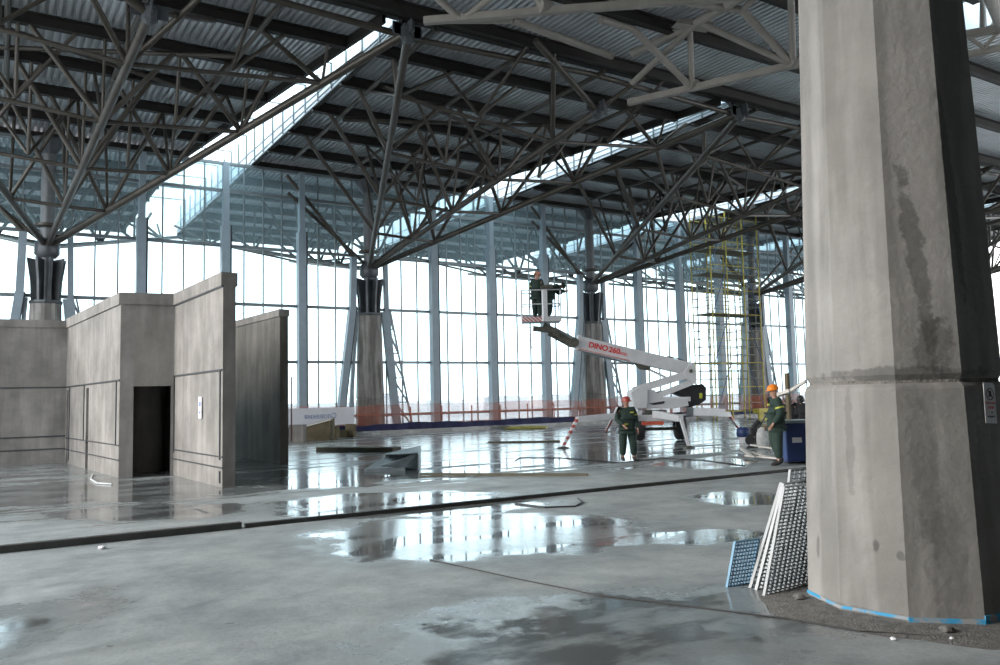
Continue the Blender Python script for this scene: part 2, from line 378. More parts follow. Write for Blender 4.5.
# ------------------------------------------------------------------ floor
mb = MB()
J = 11.40
for y0, y1 in ((-25, J - .05), (J + .05, 40.2)):
    mb.mm((-45, y0, -.35), (95, y1, 0))
mb.mm((-45, J - .05, -.35), (95, J + .05, -.07)); mb.mm((-45, FY - 1.55, 0), (95, 40.2, .2))
struct(mb.build('floor', M['floor']))
mb = MB(); mb.mm((-45, J - .06, -.07), (2.94, J + .06, .085)); mb.mm((3.0, J - .03, -.07), (95, J + .05, .055)); struct(mb.build('trim_1', M['kerb']))
# outdoors
mb = MB(); mb.add([(-1500, 40.2, -5), (2500, 40.2, -5), (2500, 2500, -5), (-1500, 2500, -5)], [(0, 1, 2, 3)])
struct(mb.build('ground_outside', M['ground']))

# ------------------------------------------------------------------ roof sheets
def deck(name, x0f, x1f, y0, y1, per=.22):
    # trapezoidal ribs running along Y; x0f/x1f give the edges at (y0, y1)
    vs = []; fs = []; xa0, xa1 = x0f; xb0, xb1 = x1f
    lo = min(xa0, xa1); hi = max(xb0, xb1)
    prof = ((0, 0), (.10, 0), (.115, .12), (.205, .12))
    pts = []; x = lo
    while x < hi:
        for dx, dz in prof: pts.append((x + dx, dz))
        x += per
    for x, dz in pts:
        vs += [V((min(max(x, xa0), xb0), y0, ZR + dz)), V((min(max(x, xa1), xb1), y1, ZR + dz))]
    for i in range(len(pts) - 1): fs.append((2 * i, 2 * i + 2, 2 * i + 3, 2 * i + 1))
    mb = MB().add(vs, fs); return mb
E0, E1 = 21.7, 56.5                      # skylight near end, eave
SKY = [-4.05 + 14.4 * i for i in range(-1, 5)]   # right-hand edge of each skylight slot
ceil_n = 0
roofs = []
for k in range(-1, 5):
    xr = -4.05 + 14.4 * k; xn = xr + 14.4
    if k == -1: xr = -8
    mb = deck('c', (xr, xr), (xn - .45, xn - 3.1), E0, FY + 2)
    mb2 = deck('c', (xr, xr), (xn - 3.1, xn - 3.1), FY + 2, E1)
    mb.add(mb2.v, mb2.f)
    roofs.append(struct(mb.build('ceiling', M['deck'])))
# nearer roof: continuous, with one slot over the right-hand side
SX0, SX1, SY0, SY1 = 24.3, 26.6, 5.0, 13.4
for (a, b, y0, y1) in ((-8, SX0, -12, E0), (SX1, 70, -12, E0), (SX0 - .25, SX1 + .2, SY1, E0), (SX0 - .25, SX1 + .2, -12, SY0)):
    struct(deck('c', (a, a), (b, b), y0, y1).build('ceiling', M['deck']))
struct(MB().mm((-8, E0 - .12, ZR - .06), (70, E0 + .14, ZR + .2)).build('trim', M['purlin']))
# purlins: each one steel beam running across the hall
py_ = [FY + .3 - 2.97 * i for i in range(15)]
ordn = ['', 'first', 'second', 'third', 'fourth', 'fifth', 'sixth', 'seventh', 'eighth', 'ninth', 'tenth', 'eleventh', 'twelfth', 'thirteenth', 'fourteenth', 'fifteenth', 'sixteenth']
for i, y in enumerate(py_):
    mb = MB()
    segs = [(-8, 70)]
    if y > E0 - .5: segs = []
    if not segs:
        t = (min(y, FY) - E0) / (FY + 2 - E0)
        for k in range(-1, 5):
            xr = -4.05 + 14.4 * k
            segs.append((max(xr, -8), min(xr + 14.4 - .65 - 2.65 * max(t, 0), 70)))
    elif SY0 < y < SY1: segs = [(-8, SX0), (SX1, 70)]
    for a, b in segs:
        if b <= a: continue
        mb.mm((a, y - .12, ZR - .06), (b, y + .12, ZR - .02)); mb.mm((a, y - .12, ZR - .40), (b, y + .12, ZR - .37)); mb.mm((a, y - .02, ZR - .38), (b, y + .02, ZR - .04))
        mb.mm((a, y + .06, ZR - .40), (b, y + .09, ZR - .06))
    o = solo(mb, 'roof_purlin', M['purlin'], '%s dark steel roof purlin counted from the window wall, under corrugated sheets' % ordn[i + 1], 'beam', 'purlins under the roof inside')
for i in range(6):
    y = FY + 3.3 + 2.97 * i; mb = MB()
    if y > E1: break
    for k in range(-1, 5):
        xr = -4.05 + 14.4 * k; mb.mm((xr, y - .1, ZR - .40), (xr + 11.3, y + .1, ZR - .02))
    solo(mb, 'canopy_purlin', M['purlin'], '%s dark purlin beyond the glass counted outward under the outdoor canopy' % ordn[i + 1], 'beam', 'purlins under the outdoor canopy')
for k in range(-1, 5):
    xr = -4.05 + 14.4 * k; xn = xr + 14.4
    mb = MB().bar((xn - .55, E0, ZR - .14), (xn - 3.2, FY + 2, ZR - .14), .14, .3); mb.bar((xn - 3.2, FY + 2, ZR - .14), (xn - 3.2, E1, ZR - .14), .14, .3)
    mb.bar((xr + .14, E0, ZR - .12), (xr + .14, E1, ZR - .12), .15, .3)
    struct(mb.build('trim', M['purlin']))
mb = MB()
for k in range(-1, 5):
    xr = -4.05 + 14.4 * k; mb.mm((xr, E1 - .1, ZR - .5), (xr + 11.3, E1 + .05, ZR + .3))
struct(mb.build('trim_2', M['purlin']))

# skylights: tapered slots with white upstand panels and a glazed top
wn = 0
for k in range(6):
    xr = SKY[k]; t = 0
    w = bpy.data.objects.new('window', None); col.objects.link(w); w.location = (xr, E0, ZR); struct(w)
    yy = [E0, FY, E1]; hh = [.35, 1.35, 1.5]; xl = [xr - .45, xr - 3.1, xr - 3.1]
    for j in range(2):
        y0, y1 = yy[j], yy[j + 1]; h0, h1 = hh[j], hh[j + 1]
        MB().hexa([(xr - .02, y0, ZR - .25), (xr + .04, y0, ZR - .25), (xr + .04, y1, ZR - .25), (xr - .02, y1, ZR - .25), (xr - .02, y0, ZR + h0), (xr + .04, y0, ZR + h0), (xr + .04, y1, ZR + h1), (xr - .02, y1, ZR + h1)]).build('upstand_panel', M['upstand'], w)
        MB().hexa([(xl[j] - .04, y0, ZR - .0), (xl[j] + .02, y0, ZR - .0), (xl[j + 1] + .02, y1, ZR - .0), (xl[j + 1] - .04, y1, ZR - .0), (xl[j] - .04, y0, ZR + h0), (xl[j] + .02, y0, ZR + h0), (xl[j + 1] + .02, y1, ZR + h1), (xl[j + 1] - .04, y1, ZR + h1)]).build('upstand_panel', M['upstand'], w)
        MB().add([(xl[j], y0, ZR + h0), (xr, y0, ZR + h0), (xr, y1, ZR + h1), (xl[j + 1], y1, ZR + h1)], [(0, 1, 2, 3)]).build('pane', M['glass'], w)
    mb = MB(); y = E0
    while y < E1:
        f = min(1, (y - E0) / (FY - E0)); h = .35 + f; x0 = xr - .45 - 2.65 * f
        mb.bar((xr - .05, y, ZR - .25), (xr - .05, y, ZR + h), .07, .05); 
        if int((y - E0) / 1.45 + .5) % 2 == 0: mb.bar((x0, y, ZR + h), (xr, y, ZR + h), .05, .06)
        y += 1.45
    for z in (.0, .42): mb.bar((xr - .04, E0, ZR - .15 + z * .2), (xr - .04, FY, ZR - .1 + z), .035, .035)
    mb.bar((xr - .04, FY, ZR - .15), (xr - .04, E1, ZR - .15), .035, .035); mb.bar((xr - .04, FY, ZR + .35), (xr - .04, E1, ZR + .35), .035, .035)
    mb.build('glazing_bar', M['mull'], w)
# near slot
w = bpy.data.objects.new('window', None); col.objects.link(w); w.location = (SX0, SY0, ZR); struct(w)
for x in (SX0, SX1): MB().mm((x - .03, SY0, ZR - .2), (x + .03, SY1, ZR + 1)).build('upstand_panel', M['upstand'], w)
for y in (SY0, SY1): MB().mm((SX0, y - .03, ZR - .2), (SX1, y + .03, ZR + 1)).build('upstand_panel', M['upstand'], w)
MB().add([(SX0, SY0, ZR + 1), (SX1, SY0, ZR + 1), (SX1, SY1, ZR + 1), (SX0, SY1, ZR + 1)], [(0, 1, 2, 3)]).build('pane', M['glass'], w)

# ------------------------------------------------------------------ tree columns
def decagon(r0, z0, r1, z1): return [(r0, z0), (r1, z1)]
def members(parent, T):
    hub = V((T[0], T[1], 8.35))
    C1, D1, C2 = (hub + V((-5.95, -17.1, 4.2)), hub + V((1.3, -17, 3.15)), hub + V((8.4, -17.1, 4.25)))
    O1, O2, O3 = (hub + V((-5.95, 17.1, 4.2)), hub + V((1.3, 17, 3.15)), hub + V((8.4, 17.1, 4.25)))
    zt = ZR - .42
    for q, r in ((C1, .13), (D1, .125), (C2, .135), (O1, .11), (O2, .10), (O3, .11)):
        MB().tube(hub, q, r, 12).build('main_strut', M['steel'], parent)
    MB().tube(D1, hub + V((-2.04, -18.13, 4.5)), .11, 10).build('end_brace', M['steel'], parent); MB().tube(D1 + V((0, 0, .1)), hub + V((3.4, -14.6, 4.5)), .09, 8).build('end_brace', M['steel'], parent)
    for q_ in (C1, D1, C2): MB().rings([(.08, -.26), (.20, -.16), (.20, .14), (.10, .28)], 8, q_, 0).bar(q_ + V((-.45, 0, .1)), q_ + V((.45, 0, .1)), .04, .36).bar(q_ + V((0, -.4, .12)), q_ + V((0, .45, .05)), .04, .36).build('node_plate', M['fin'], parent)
    # short raking tubes in the plane of the glass
    for q in (V((-4.2, 0, 3.5)), V((4.6, 0, 3.7))): MB().tube(hub + V((0, 0, .1)), hub + q, .09, 8).build('raking_strut', M['steel'], parent)
    webs = []
    def web(a, b, r=.075):
        ys_ = [FY + .3 + 2.97 * q for q in range(-6, 6)]; ny = min(ys_, key=lambda y: abs(y - b.y)); b = V((b.x, ny, zt + .03))
        MB().tube(a, b, r, 7).build('web_brace', M['steel'], parent)
    lim = lambda p: V((min(max(p.x, T[0] - 5.4), T[0] + 6.3 + 1.6 * max(0, (27 - p.y) / 6) if p.y < 27 else T[0] + 6.0), p.y, zt))
    stations = {}
    for nm, q, ss in (('C1', C1, (.24, .43, .63, .83)), ('D1', D1, (.26, .46, .66, .86)), ('C2', C2, (.22, .42, .62, .82))):
        stations[nm] = [hub.lerp(q, s) for s in ss]
    for k in range(4):
        c, d, e = stations['C1'][k], stations['D1'][k], stations['C2'][k]
        adv = (-1.75, -2.3, -1.9, -1.2)[k]
        # left chord: tubes out to the leaf edge and back inward
        web(c, V((T[0] - 5.25, c.y + adv, zt)), .09)
        web(c, V((c.x + 1.9, c.y - 1.6, zt))); web(c, V((c.x + .1, c.y + 1.6, zt)), .06)
        # middle chord
        web(d, V((d.x - 2.0, d.y - 1.5, zt)), .085); web(d, V((d.x + 2.0, d.y - 1.5, zt)), .085); web(d, V((d.x, d.y + 1.4, zt)), .06); web(d, V((d.x, d.y, zt)), .05)
        # right chord
        ex = min(e.x + 1.6, T[0] + 6.0) if e.y > 27 else e.x + 1.2
        web(e, V((e.x - 2.1, e.y - 1.3, zt)), .085); web(e, V((ex, e.y - 1.5, zt)), .085); web(e, V((e.x, e.y + 1.6, zt)), .06); web(e, V((e.x, e.y, zt)), .05)
        # ties between the chords, and secondary apex half-way
        m1 = (c + d) / 2 + V((0, 0, .15)); m2 = (d + e) / 2 + V((0, 0, .15))
        MB().tube(c, d, .07, 7).build('tie', M['steel'], parent); MB().tube(d, e, .07, 7).build('tie', M['steel'], parent)
        if k > 0:
            web(m1, V((m1.x, m1.y - 1.8, zt)), .06); web(m2, V((m2.x, m2.y - 1.8, zt)), .06)
            web(m1, V((m1.x - 1.5, m1.y + .8, zt)), .06); web(m2, V((m2.x + 1.5, m2.y + .8, zt)), .06)
            web(m1, V((m1.x + 1.5, m1.y + .8, zt)), .06)
    for nm, q in (('a', O1), ('b', O2), ('c', O3)):
        for s in (.3, .55, .8):
            p = hub.lerp(q, s); web(p, V((p.x - 1.9, p.y + 1.5, zt)), .08); web(p, V((min(p.x + 1.9, T[0] + 5.9), p.y + 1.5, zt)), .08); web(p, V((p.x, p.y, zt)), .06)
    for s in (.4, .8):
        MB().tube(hub.lerp(O1, s), hub.lerp(O2, s), .07, 7).build('tie', M['steel'], parent); MB().tube(hub.lerp(O2, s), hub.lerp(O3, s), .07, 7).build('tie', M['steel'], parent)
    # upper chords just below the purlins
    def chord(a, b, r=.10): MB().tube(a, b, r, 8).build('upper_chord', M['steel'], parent)
    for x in (-4.6, -1.6, 1.4, 4.4):
        chord(V((T[0] + x, FY - 2, zt + .02)), V((T[0] + x * 1.1, E0 - .6, zt + .02)), .085)
    chord(C1 + V((.0, .2, 0)), V((D1.x, D1.y + .2, zt))); chord(V((D1.x, D1.y + .2, zt)), C2 + V((0, .2, 0)))
    chord(V((T[0] - 4.6, 30, zt)), V((T[0] + 4.6, 26, zt)), .08); chord(V((T[0] - 4.6, 26, zt)), V((T[0] + 4.6, 30, zt)), .08)

def tree(x, label):
    t = thing('tree_column', label, 'column', (x, FY, 0), 'branching columns along the glass wall')
    c = (x, FY, 0)
    sh = MB().rings([(.74, 0), (.71, 1.72), (.68, 1.75), (.71, 1.78), (.60, 6.0)], 10, c, .2).build('concrete_shaft', M['conc_tree'], t)
    MB().rings([(.62, 5.95), (.64, 6.0), (.64, 6.08), (.3, 6.1)], 10, c, .2).build('cap_plate', M['fin'], t)
    MB().rings([(.26, 6.05), (.26, 8.0)], 14, c, 0, True).build('steel_core', M['fin'], t)
    for k in range(8):
        a = k * PI / 4 + .2; d = V((math.cos(a), math.sin(a), 0)); o = V(c); w = V((-d.y, d.x, 0)) * .05
        MB().extr([o + d * .1 + V((0, 0, 6.08)) - w, o + d * .56 + V((0, 0, 6.08)) - w, o + d * .60 + V((0, 0, 6.9)) - w, o + d * .74 + V((0, 0, 7.85)) - w, o + d * .1 + V((0, 0, 7.75)) - w], w * 2).build('steel_fin', M['fin'], t)
    MB().rings([(.35, 7.9), (.48, 8.05), (.48, 8.5), (.30, 8.7)], 16, c, 0, True).build('hub', M['fin'], t)
    MB().rings([(.27, 8.6), (.27, 12.85)], 16, c, 0, True).build('mast', M['mast'], t)
    MB().rings([(.30, 9.15), (.52, 9.2), (.52, 9.3), (.30, 9.35)], 16, c, 0).build('collar', M['steel'], t)
    MB().rings([(.30, 12.3), (.7, 12.8), (.7, 12.9)], 12, c, 0).build('mast_head', M['fin'], t)
    members(t, (x, FY))
    return t
tlab = ['branching column behind the concrete partitions at far left',
        'branching column with a stained concrete shaft standing between orange netting and two leaning legs',
        'branching column whose shaft stands behind the boom lift',
        'branching column standing just right of the yellow scaffold tower',
        'branching column half hidden behind the big foreground pillar']
t0 = tree(TREES[0], tlab[0])
for x, lb in zip(TREES[1:], tlab[1:]):
    c = copy_tree(t0); c.location.x = x; c['label'] = lb

# leaning facade legs on both sides of each tree
lego = {'l': 'solid pale blue leaning steel leg left of ', 'r': 'pale lattice leaning leg with ladder webs right of '}
tw = ['the far left branching column', 'the branching column behind the orange netting', 'the branching column behind the boom lift', 'the branching column at the yellow scaffold', 'the branching column behind the foreground pillar']
for i, x in enumerate(TREES):
    y = FY - .1
    t = thing('leaning_leg', lego['l'] + tw[i], 'strut', (x - 1.6, y, 0), 'solid leaning legs of the glass wall')
    MB().bar((x - 1.75, y, 0), (x - .95, y, 6.4), .34, .34, (0, 1, 0)).build('lower_shaft', M['facade'], t)
    MB().bar((x - .95, y, 6.4), (x - .88, y, 8.9), .30, .30, (0, 1, 0)).build('upper_shaft', M['facade'], t)
    MB().bar((x - 1.57, y - .02, 0), (x - .77, y - .02, 6.4), .05, .30, (0, 1, 0)).build('gasket', M['gasket'], t)
    MB().bar((x - 1.15, y + .05, 0), (x - .72, y + .05, 6.2), .16, .2, (0, 1, 0)).build('inner_stay', M['facade'], t)
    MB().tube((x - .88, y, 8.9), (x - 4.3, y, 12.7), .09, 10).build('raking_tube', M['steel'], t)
    t = thing('leaning_leg', lego['r'] + tw[i], 'strut', (x + 1.6, y, 0), 'lattice leaning legs of the glass wall')
    MB().bar((x + 1.45, y, 0), (x + .82, y, 6.2), .42, .2, (0, 1, 0)).build('inner_chord', M['facade'], t)
    MB().bar((x + 2.35, y, 0), (x + 1.1, y, 6.3), .07, .12, (0, 1, 0)).build('outer_chord', M['mull'], t)
    MB().bar((x + .9, y, 6.2), (x + .85, y, 8.9), .22, .22, (0, 1, 0)).build('upper_shaft', M['facade'], t)
    for k in range(5):
        z = .3 + k * 1.25; f = z / 6.2; g = (z + 1.15) / 6.2
        a = V((x + 1.45 - .63 * f + .1, y, z)); b = V((x + 2.35 - 1.25 * f, y, z)); c2 = V((x + 1.45 - .63 * g + .1, y, z + 1.15))
        MB().bar(b, a, .06, .1, (0, 1, 0)).build('rung', M['facade'], t); MB().bar(b, c2, .07, .1, (0, 1, 0)).build('rung', M['mull'], t)

# ------------------------------------------------------------------ glazed facade
levels = [.0, .92, 3.6, 6.3, 9.0, 11.6, 12.9]
ci = list(range(-6, 17))
names = {0: 'behind the concrete partition with the doorway', 1: 'above the tall partition end', 2: 'left of the netted branching column', 4: 'right of the lattice leg by the netted column', 5: 'second to the right of the netted column',
         6: 'directly behind the lift basket', 8: 'right of the boom lift column', 9: 'above the boom lift elbow', 10: 'left inside the scaffold', 12: 'beside the head of the orange-helmeted worker', -2: 'just left of the far left branching column, at the picture edge', -3: 'second beyond the left picture edge', -4: 'third beyond the left picture edge',
         13: 'first behind the foreground pillar', 14: 'second behind the foreground pillar', 16: 'farthest right, behind the foreground pillar'}
for i in ci:
    if (i + 1) % 4 == 0: continue
    x = 5.5 + BAY * i
    if x < -13: continue
    top = 12.85
    t = thing('facade_column', 'pale blue steel window column ' + names[i], 'column', (x, FY, 0), 'slim columns of the glass wall')
    MB().mm((x - .20, FY - .42, 0), (x + .17, FY, 9.9)).build('lower_shaft', M['facade'], t)
    MB().mm((x + .17, FY - .40, 0), (x + .25, FY, 9.9)).build('gasket', M['gasket'], t)
    MB().mm((x - .12, FY - .36, 9.9), (x + .14, FY, top)).build('upper_shaft', M['facade'], t)
    MB().mm((x - .2, FY - .45, 0), (x + .24, FY + .02, .12)).build('foot_plate', M['mull'], t)
for i in range(-6, 16):
    x0 = 5.5 + BAY * i; x1 = x0 + BAY
    if x0 < -13: continue
    w = bpy.data.objects.new('window', None); col.objects.link(w); w.location = (x0, FY, 0); struct(w)
    tx = min(TREES, key=lambda a: abs(a - (x0 + x1) / 2))
    for k, z in enumerate(levels):
        MB().mm((x0, FY - .06, z - .07), (x1, FY + .08, z + .07)).build('transom', M['mull'], w)
    for j in range(0, 4):
        xx = x0 + BAY * j / 4
        if j == 0 and (i + 1) % 4 != 0: continue
        MB().mm((xx - .03, FY - .03, 0), (xx + .03, FY + .05, 12.9)).build('mullion', M['mull'], w)
    MB().mm((x0, FY + .01, 0), (x1, FY + .02, 9.0)).build('pane', M['glass'], w)
    MB().mm((x0, FY + .01, 9.0), (x1, FY + .02, 12.9)).build('pane', M['glass_hi'], w)
# rename windows in order
for n, o in enumerate([o for o in bpy.data.objects if o.parent is None and o.name.startswith('window')]): o.name = 'window_%d' % (n + 1)

# the rail, the netting and the blue tarpaulin kerb in front of the glass
r = thing('guard_rail', 'rust red steel guard rail running in front of the window wall', 'railing', (9, FY - .7, 0))
MB().mm((8.5, FY - .74, .93), (52, FY - .68, .98)).build('top_rail', M['rust'], r)
MB().mm((8.5, FY - .72, .45), (52, FY - .68, .49)).build('middle_rail', M['rust'], r)
x = 9.2
while x < 52:
    MB().mm((x - .025, FY - .73, .2), (x + .025, FY - .68, 1.3)).build('post', M['rust'], r); x += 1.8
def sheet(pts, z0, z1, thick, wav=.0, n=120):
    mb = MB(); vs = []; fs = []
    L_ = (V(pts[1]) - V(pts[0]))
    for i in range(n + 1):
        f = i / n; p = V(pts[0]) + L_ * f
        o_ = wav * math.sin(i * 1.7) + wav * .6 * math.sin(i * .53)
        zz = z1 + .035 * math.sin(i * .31) + .02 * math.sin(i * 1.1)
        vs += [(p.x, p.y + o_, z0), (p.x, p.y + o_ + thick, z0), (p.x, p.y + o_ * .5 + thick, zz), (p.x, p.y + o_ * .5, zz)]
    for i in range(n):
        a = 4 * i; b = a + 4
        fs += [(a, b, b + 3, a + 3), (a + 1, a + 2, b + 2, b + 1), (a + 3, b + 3, b + 2, a + 2), (a, a + 1, b + 1, b)]
    fs += [(0, 3, 2, 1), (4 * n, 4 * n + 1, 4 * n + 2, 4 * n + 3)]
    return mb.add(vs, fs)
solo(sheet([(10.0, FY - 1.0, 0), (50.5, FY - 1.0, 0)], .25, 1.45, .006, .04), 'safety_netting', M['net'], 'see-through orange mesh safety netting stretched along the window wall', 'netting')
solo(sheet([(10.0, FY - 1.35, 0), (50.5, FY - 1.35, 0)], .2, .50, .20, .05), 'blue_tarpaulin', M['bluet'], 'long dark blue tarpaulin strip along the foot of the orange netting', 'tarpaulin')
# banner seen from behind
t = thing('banner', 'white banner with mirrored faded writing on the netting at left', 'banner', (11.5, FY - 1.1, .6))
MB().mm((10.1, FY - 1.11, .55), (15.0, FY - 1.08, 1.38)).build('cloth', M['paper'], t)
mt = Matrix.Rotation(PI / 2, 4, 'X')
text('Словакия', .34, M['bannerb'], 'lettering', t, Matrix.Translation((13.3, FY - 1.115, .98)) @ mt, mirror=True)
text('строй', .26, M['bannerb'], 'lettering', t, Matrix.Translation((11.1, FY - 1.115, .86)) @ mt, mirror=True)

# ------------------------------------------------------------------ concrete partitions at left
def wall_panel(mb, a, b, z0, z1, th, side=1):
    a, b = V((*a, 0)), V((*b, 0)); d = (b - a).normalized(); n = V((-d.y, d.x, 0)) * th * side
    return mb.hexa([a + V((0, 0, z0)), b + V((0, 0, z0)), b + n + V((0, 0, z0)), a + n + V((0, 0, z0)), a + V((0, 0, z1)), b + V((0, 0, z1)), b + n + V((0, 0, z1)), a + n + V((0, 0, z1))])
HT = 4.4
A0, A1 = V((-8, 28.6)), V((2.0, 28.2))
B1 = V((2.62, 21.15)); C1_ = V((3.80, 20.95)); D1_ = V((4.03, 17.05))
def pt(p, z): return V((p.x, p.y, z))
# back wall
w = bpy.data.objects.new('wall_back', None); col.objects.link(w); w.location = pt(A0, 0); struct(w)
wall_panel(MB(), A0, A1, 0, HT - .28, .3).build('panel', M['conc'], w)
wall_panel(MB(), A0 + V((0, -.04)), A1 + V((0, -.04)), HT - .28, HT - .05, .38).build('coping', M['conc'], w)
for z in (.42, .8, 2.28): wall_panel(MB(), A0 + V((0, -.02)), A1 + V((0, -.02)), z, z + .035, .03).build('joint', M['gasket'], w)
# return wall with two slots
w = bpy.data.objects.new('wall_left', None); col.objects.link(w); w.location = pt(B1, 0); struct(w)
d = (B1 - A1); Ld = d.length; dn = d / Ld
def lp(s): return A1 + dn * s
slots = [(.1, .42), (3.1, 3.45)]
zs = 2.2
for s0, s1 in ((0, .1), (.42, 3.1), (3.45, Ld)):
    wall_panel(MB(), lp(s0), lp(s1), 0, zs, .28).build('panel', M['conc'], w)
wall_panel(MB(), A1, B1, zs, HT - .28, .28).build('panel', M['conc'], w)
n_ = V((dn.y, -dn.x))
wall_panel(MB(), lp(0) - n_ * .2, lp(.6) - n_ * .2, 0, zs, .05).build('slot_shade_panel', M['conc_shade'], w); wall_panel(MB(), lp(2.9) - n_ * .2, lp(3.7) - n_ * .2, 0, zs, .05).build('slot_shade_panel', M['conc_shade'], w)  # dark panels added behind the slots to paint their shade
wall_panel(MB(), A1 + n_ * .04, B1 + n_ * .04, HT - .28, HT, .36).build('coping', M['conc'], w)
wall_panel(MB(), A1 + n_ * .02, B1 + n_ * .02, 2.28, 2.32, .04).build('joint', M['gasket'], w)
for s in (.6, 2.8, Ld - .35): wall_panel(MB(), lp(s) + n_ * .02, lp(s + .06) + n_ * .02, .75 if s > 1 else .1, 2.3, .04).build('joint', M['gasket'], w)
for z in (.4, .75):
    wall_panel(MB(), A1 + n_ * .015, B1 + n_ * .015, z, z + .025, .03).build('joint', M['gasket'], w)
# front wall with doorway
w = bpy.data.objects.new('wall_front', None); col.objects.link(w); w.location = pt(B1, 0); struct(w)
d = (C1_ - B1); Lf = d.length; df = d / Lf
def fp(s): return B1 + df * s
ds0, ds1, dz = .30, Lf - .07, 2.15
wall_panel(MB(), fp(0), fp(ds0), 0, HT - .28, .28).build('panel', M['conc'], w)
wall_panel(MB(), fp(ds1), fp(Lf), 0, HT - .28, .28).build('panel', M['conc'], w)
wall_panel(MB(), fp(ds0), fp(ds1), dz, HT - .28, .28).build('panel', M['conc'], w)
wall_panel(MB(), fp(-.02) + V((0, -.04)), fp(Lf) + V((0, -.04)), HT - .28, HT, .36).build('coping', M['conc'], w)
# inside the doorway: lobby walls
w = bpy.data.objects.new('wall_lobby', None); col.objects.link(w); w.location = pt(B1, 0); struct(w)
MB().mm((2.6, 23.2, 0), (4.5, 23.4, HT - .4)).build('panel', M['conc'], w)
MB().rings([(.42, 0), (.42, 3.8)], 24, (3.42, 22.75, 0), 0, True).build('round_shaft', M['conc'], w)
MB().mm((4.0, 20.95, 0), (4.3, 23.4, HT - .4)).build('panel', M['conc'], w)
# side wall in front
w = bpy.data.objects.new('wall_right', None); col.objects.link(w); w.location = pt(D1_, 0); struct(w)
wall_panel(MB(), C1_, D1_, 0, HT - .28, .26).build('panel', M['conc'], w)
d = (D1_ - C1_); Ls = d.length; dd = d / Ls; n2 = V((dd.y, -dd.x))
def sp_(s): return C1_ + dd * s
wall_panel(MB(), C1_ + n2 * .04, D1_ + n2 * .04, HT - .28, HT, .34).build('coping', M['conc'], w)
wall_panel(MB(), C1_ + n2 * .025, D1_ + n2 * .025, HT - .31, HT - .27, .04).build('joint', M['gasket'], w)
wall_panel(MB(), C1_ + n2 * .02, sp_(Ls - .02) + n2 * .02, 2.36, 2.40, .04).build('joint', M['gasket'], w)
for s in (.04, Ls - .18): wall_panel(MB(), sp_(s) + n2 * .02, sp_(s + .05) + n2 * .02, .55, 2.4, .04).build('joint', M['gasket'], w)
wall_panel(MB(), sp_(Ls - .18) + n2 * .02, sp_(Ls - .12) + n2 * .02, .08, .32, .04).build('joint', M['gasket'], w)
for z in (.38, .60): wall_panel(MB(), C1_ + n2 * .015, sp_(Ls) + n2 * .015, z, z + .025, .03).build('joint', M['gasket'], w)
t = thing('paper_notice', 'small pale notice sheet pasted on the tall front partition', 'sign', pt(sp_(2.4), 1.5))
wall_panel(MB(), sp_(2.25) + n2 * .03, sp_(2.48) + n2 * .03, 1.38, 1.85, .01).build('sheet', M['paper'], t)
wall_panel(MB(), sp_(2.3) + n2 * .035, sp_(2.43) + n2 * .035, 1.64, 1.74, .01).build('mark', M['bannerb'], t)
wall_panel(MB(), sp_(2.3) + n2 * .035, sp_(2.43) + n2 * .035, 1.48, 1.54, .01).build('mark', M['bannerb'], t)
# freestanding partition further back
w = bpy.data.objects.new('wall_far', None); col.objects.link(w); w.location = (7.1, 22.4, 0); struct(w)
wall_panel(MB(), (6.5, 27.4), (6.86, 22.45), 0, 4.1, .24).build('panel', M['conc_shade'], w)  # darker colour paints the shade that falls on this face
wall_panel(MB(), (6.47, 27.4), (6.83, 22.43), 4.1, 4.3, .30).build('coping', M['conc'], w)
MB().mm((6.0, 27.4, 0), (6.7, 27.6, 4.2)).build('panel', M['conc'], w)
MB().tube((7.2, 22.5, .6), (7.2, 22.5, 2.4), .02, 6).build('edge_rod', M['rust'], w)

# unseen walls added to block light behind, right and near left; left otherwise open
w = bpy.data.objects.new('wall_added_behind', None); col.objects.link(w); w.location = (20, -12, 0); struct(w)
MB().mm((-8, -12.4, 0), (30, -12, 13.2)).build('panel', M['blockwall'], w)
w = bpy.data.objects.new('wall_added_left', None); col.objects.link(w); w.location = (-8, 0, 0); struct(w)
MB().mm((-8.3, -12, 0), (-8, 5, 13.2)).build('panel', M['blockwall'], w)
w = bpy.data.objects.new('wall_added_right', None); col.objects.link(w); w.location = (22, -2, 0); struct(w)
MB().mm((22, -12, 0), (22.4, 6, 13.2)).build('panel', M['blockwall'], w)
# ------------------------------------------------------------------ foreground pillar
PC = V((6.347, 3.905, 0))
t = thing('pillar', 'huge ten-sided grey concrete pillar in the right foreground', 'pillar', PC)
rt = -.757
K = 1.0
MB().rings([(.811, 0), (.752, 1.69), (.745, 1.71), (.720, 1.735)], 10, PC, rt).build('lower_shaft', M['conc_col'], t)
MB().rings([(.715, 1.73), (.715, 1.765)], 10, PC, rt).build('seam', M['seam'], t)
MB().rings([(.718, 1.76), (.738, 1.80), (.606, 6.2)], 10, PC, rt).build('upper_shaft', M['conc_col'], t)
MB().rings([(.30, 6.2), (.30, 8.2)], 14, PC, 0, True).build('steel_core', M['fin'], t)
for k in range(8):
    a = k * PI / 4; dq = V((math.cos(a), math.sin(a), 0)); w = V((-dq.y, dq.x, 0)) * .04
    MB().extr([PC + dq * .1 + V((0, 0, 6.2)) - w, PC + dq * .56 + V((0, 0, 6.2)) - w, PC + dq * .74 + V((0, 0, 7.9)) - w, PC + dq * .1 + V((0, 0, 7.8)) - w], w * 2).build('steel_fin', M['fin'], t)
MB().rings([(.4, 8.0), (.5, 8.1), (.5, 8.5), (.3, 8.7)], 16, PC, 0, True).build('hub', M['fin'], t)
hub = PC + V((0, 0, 8.3))
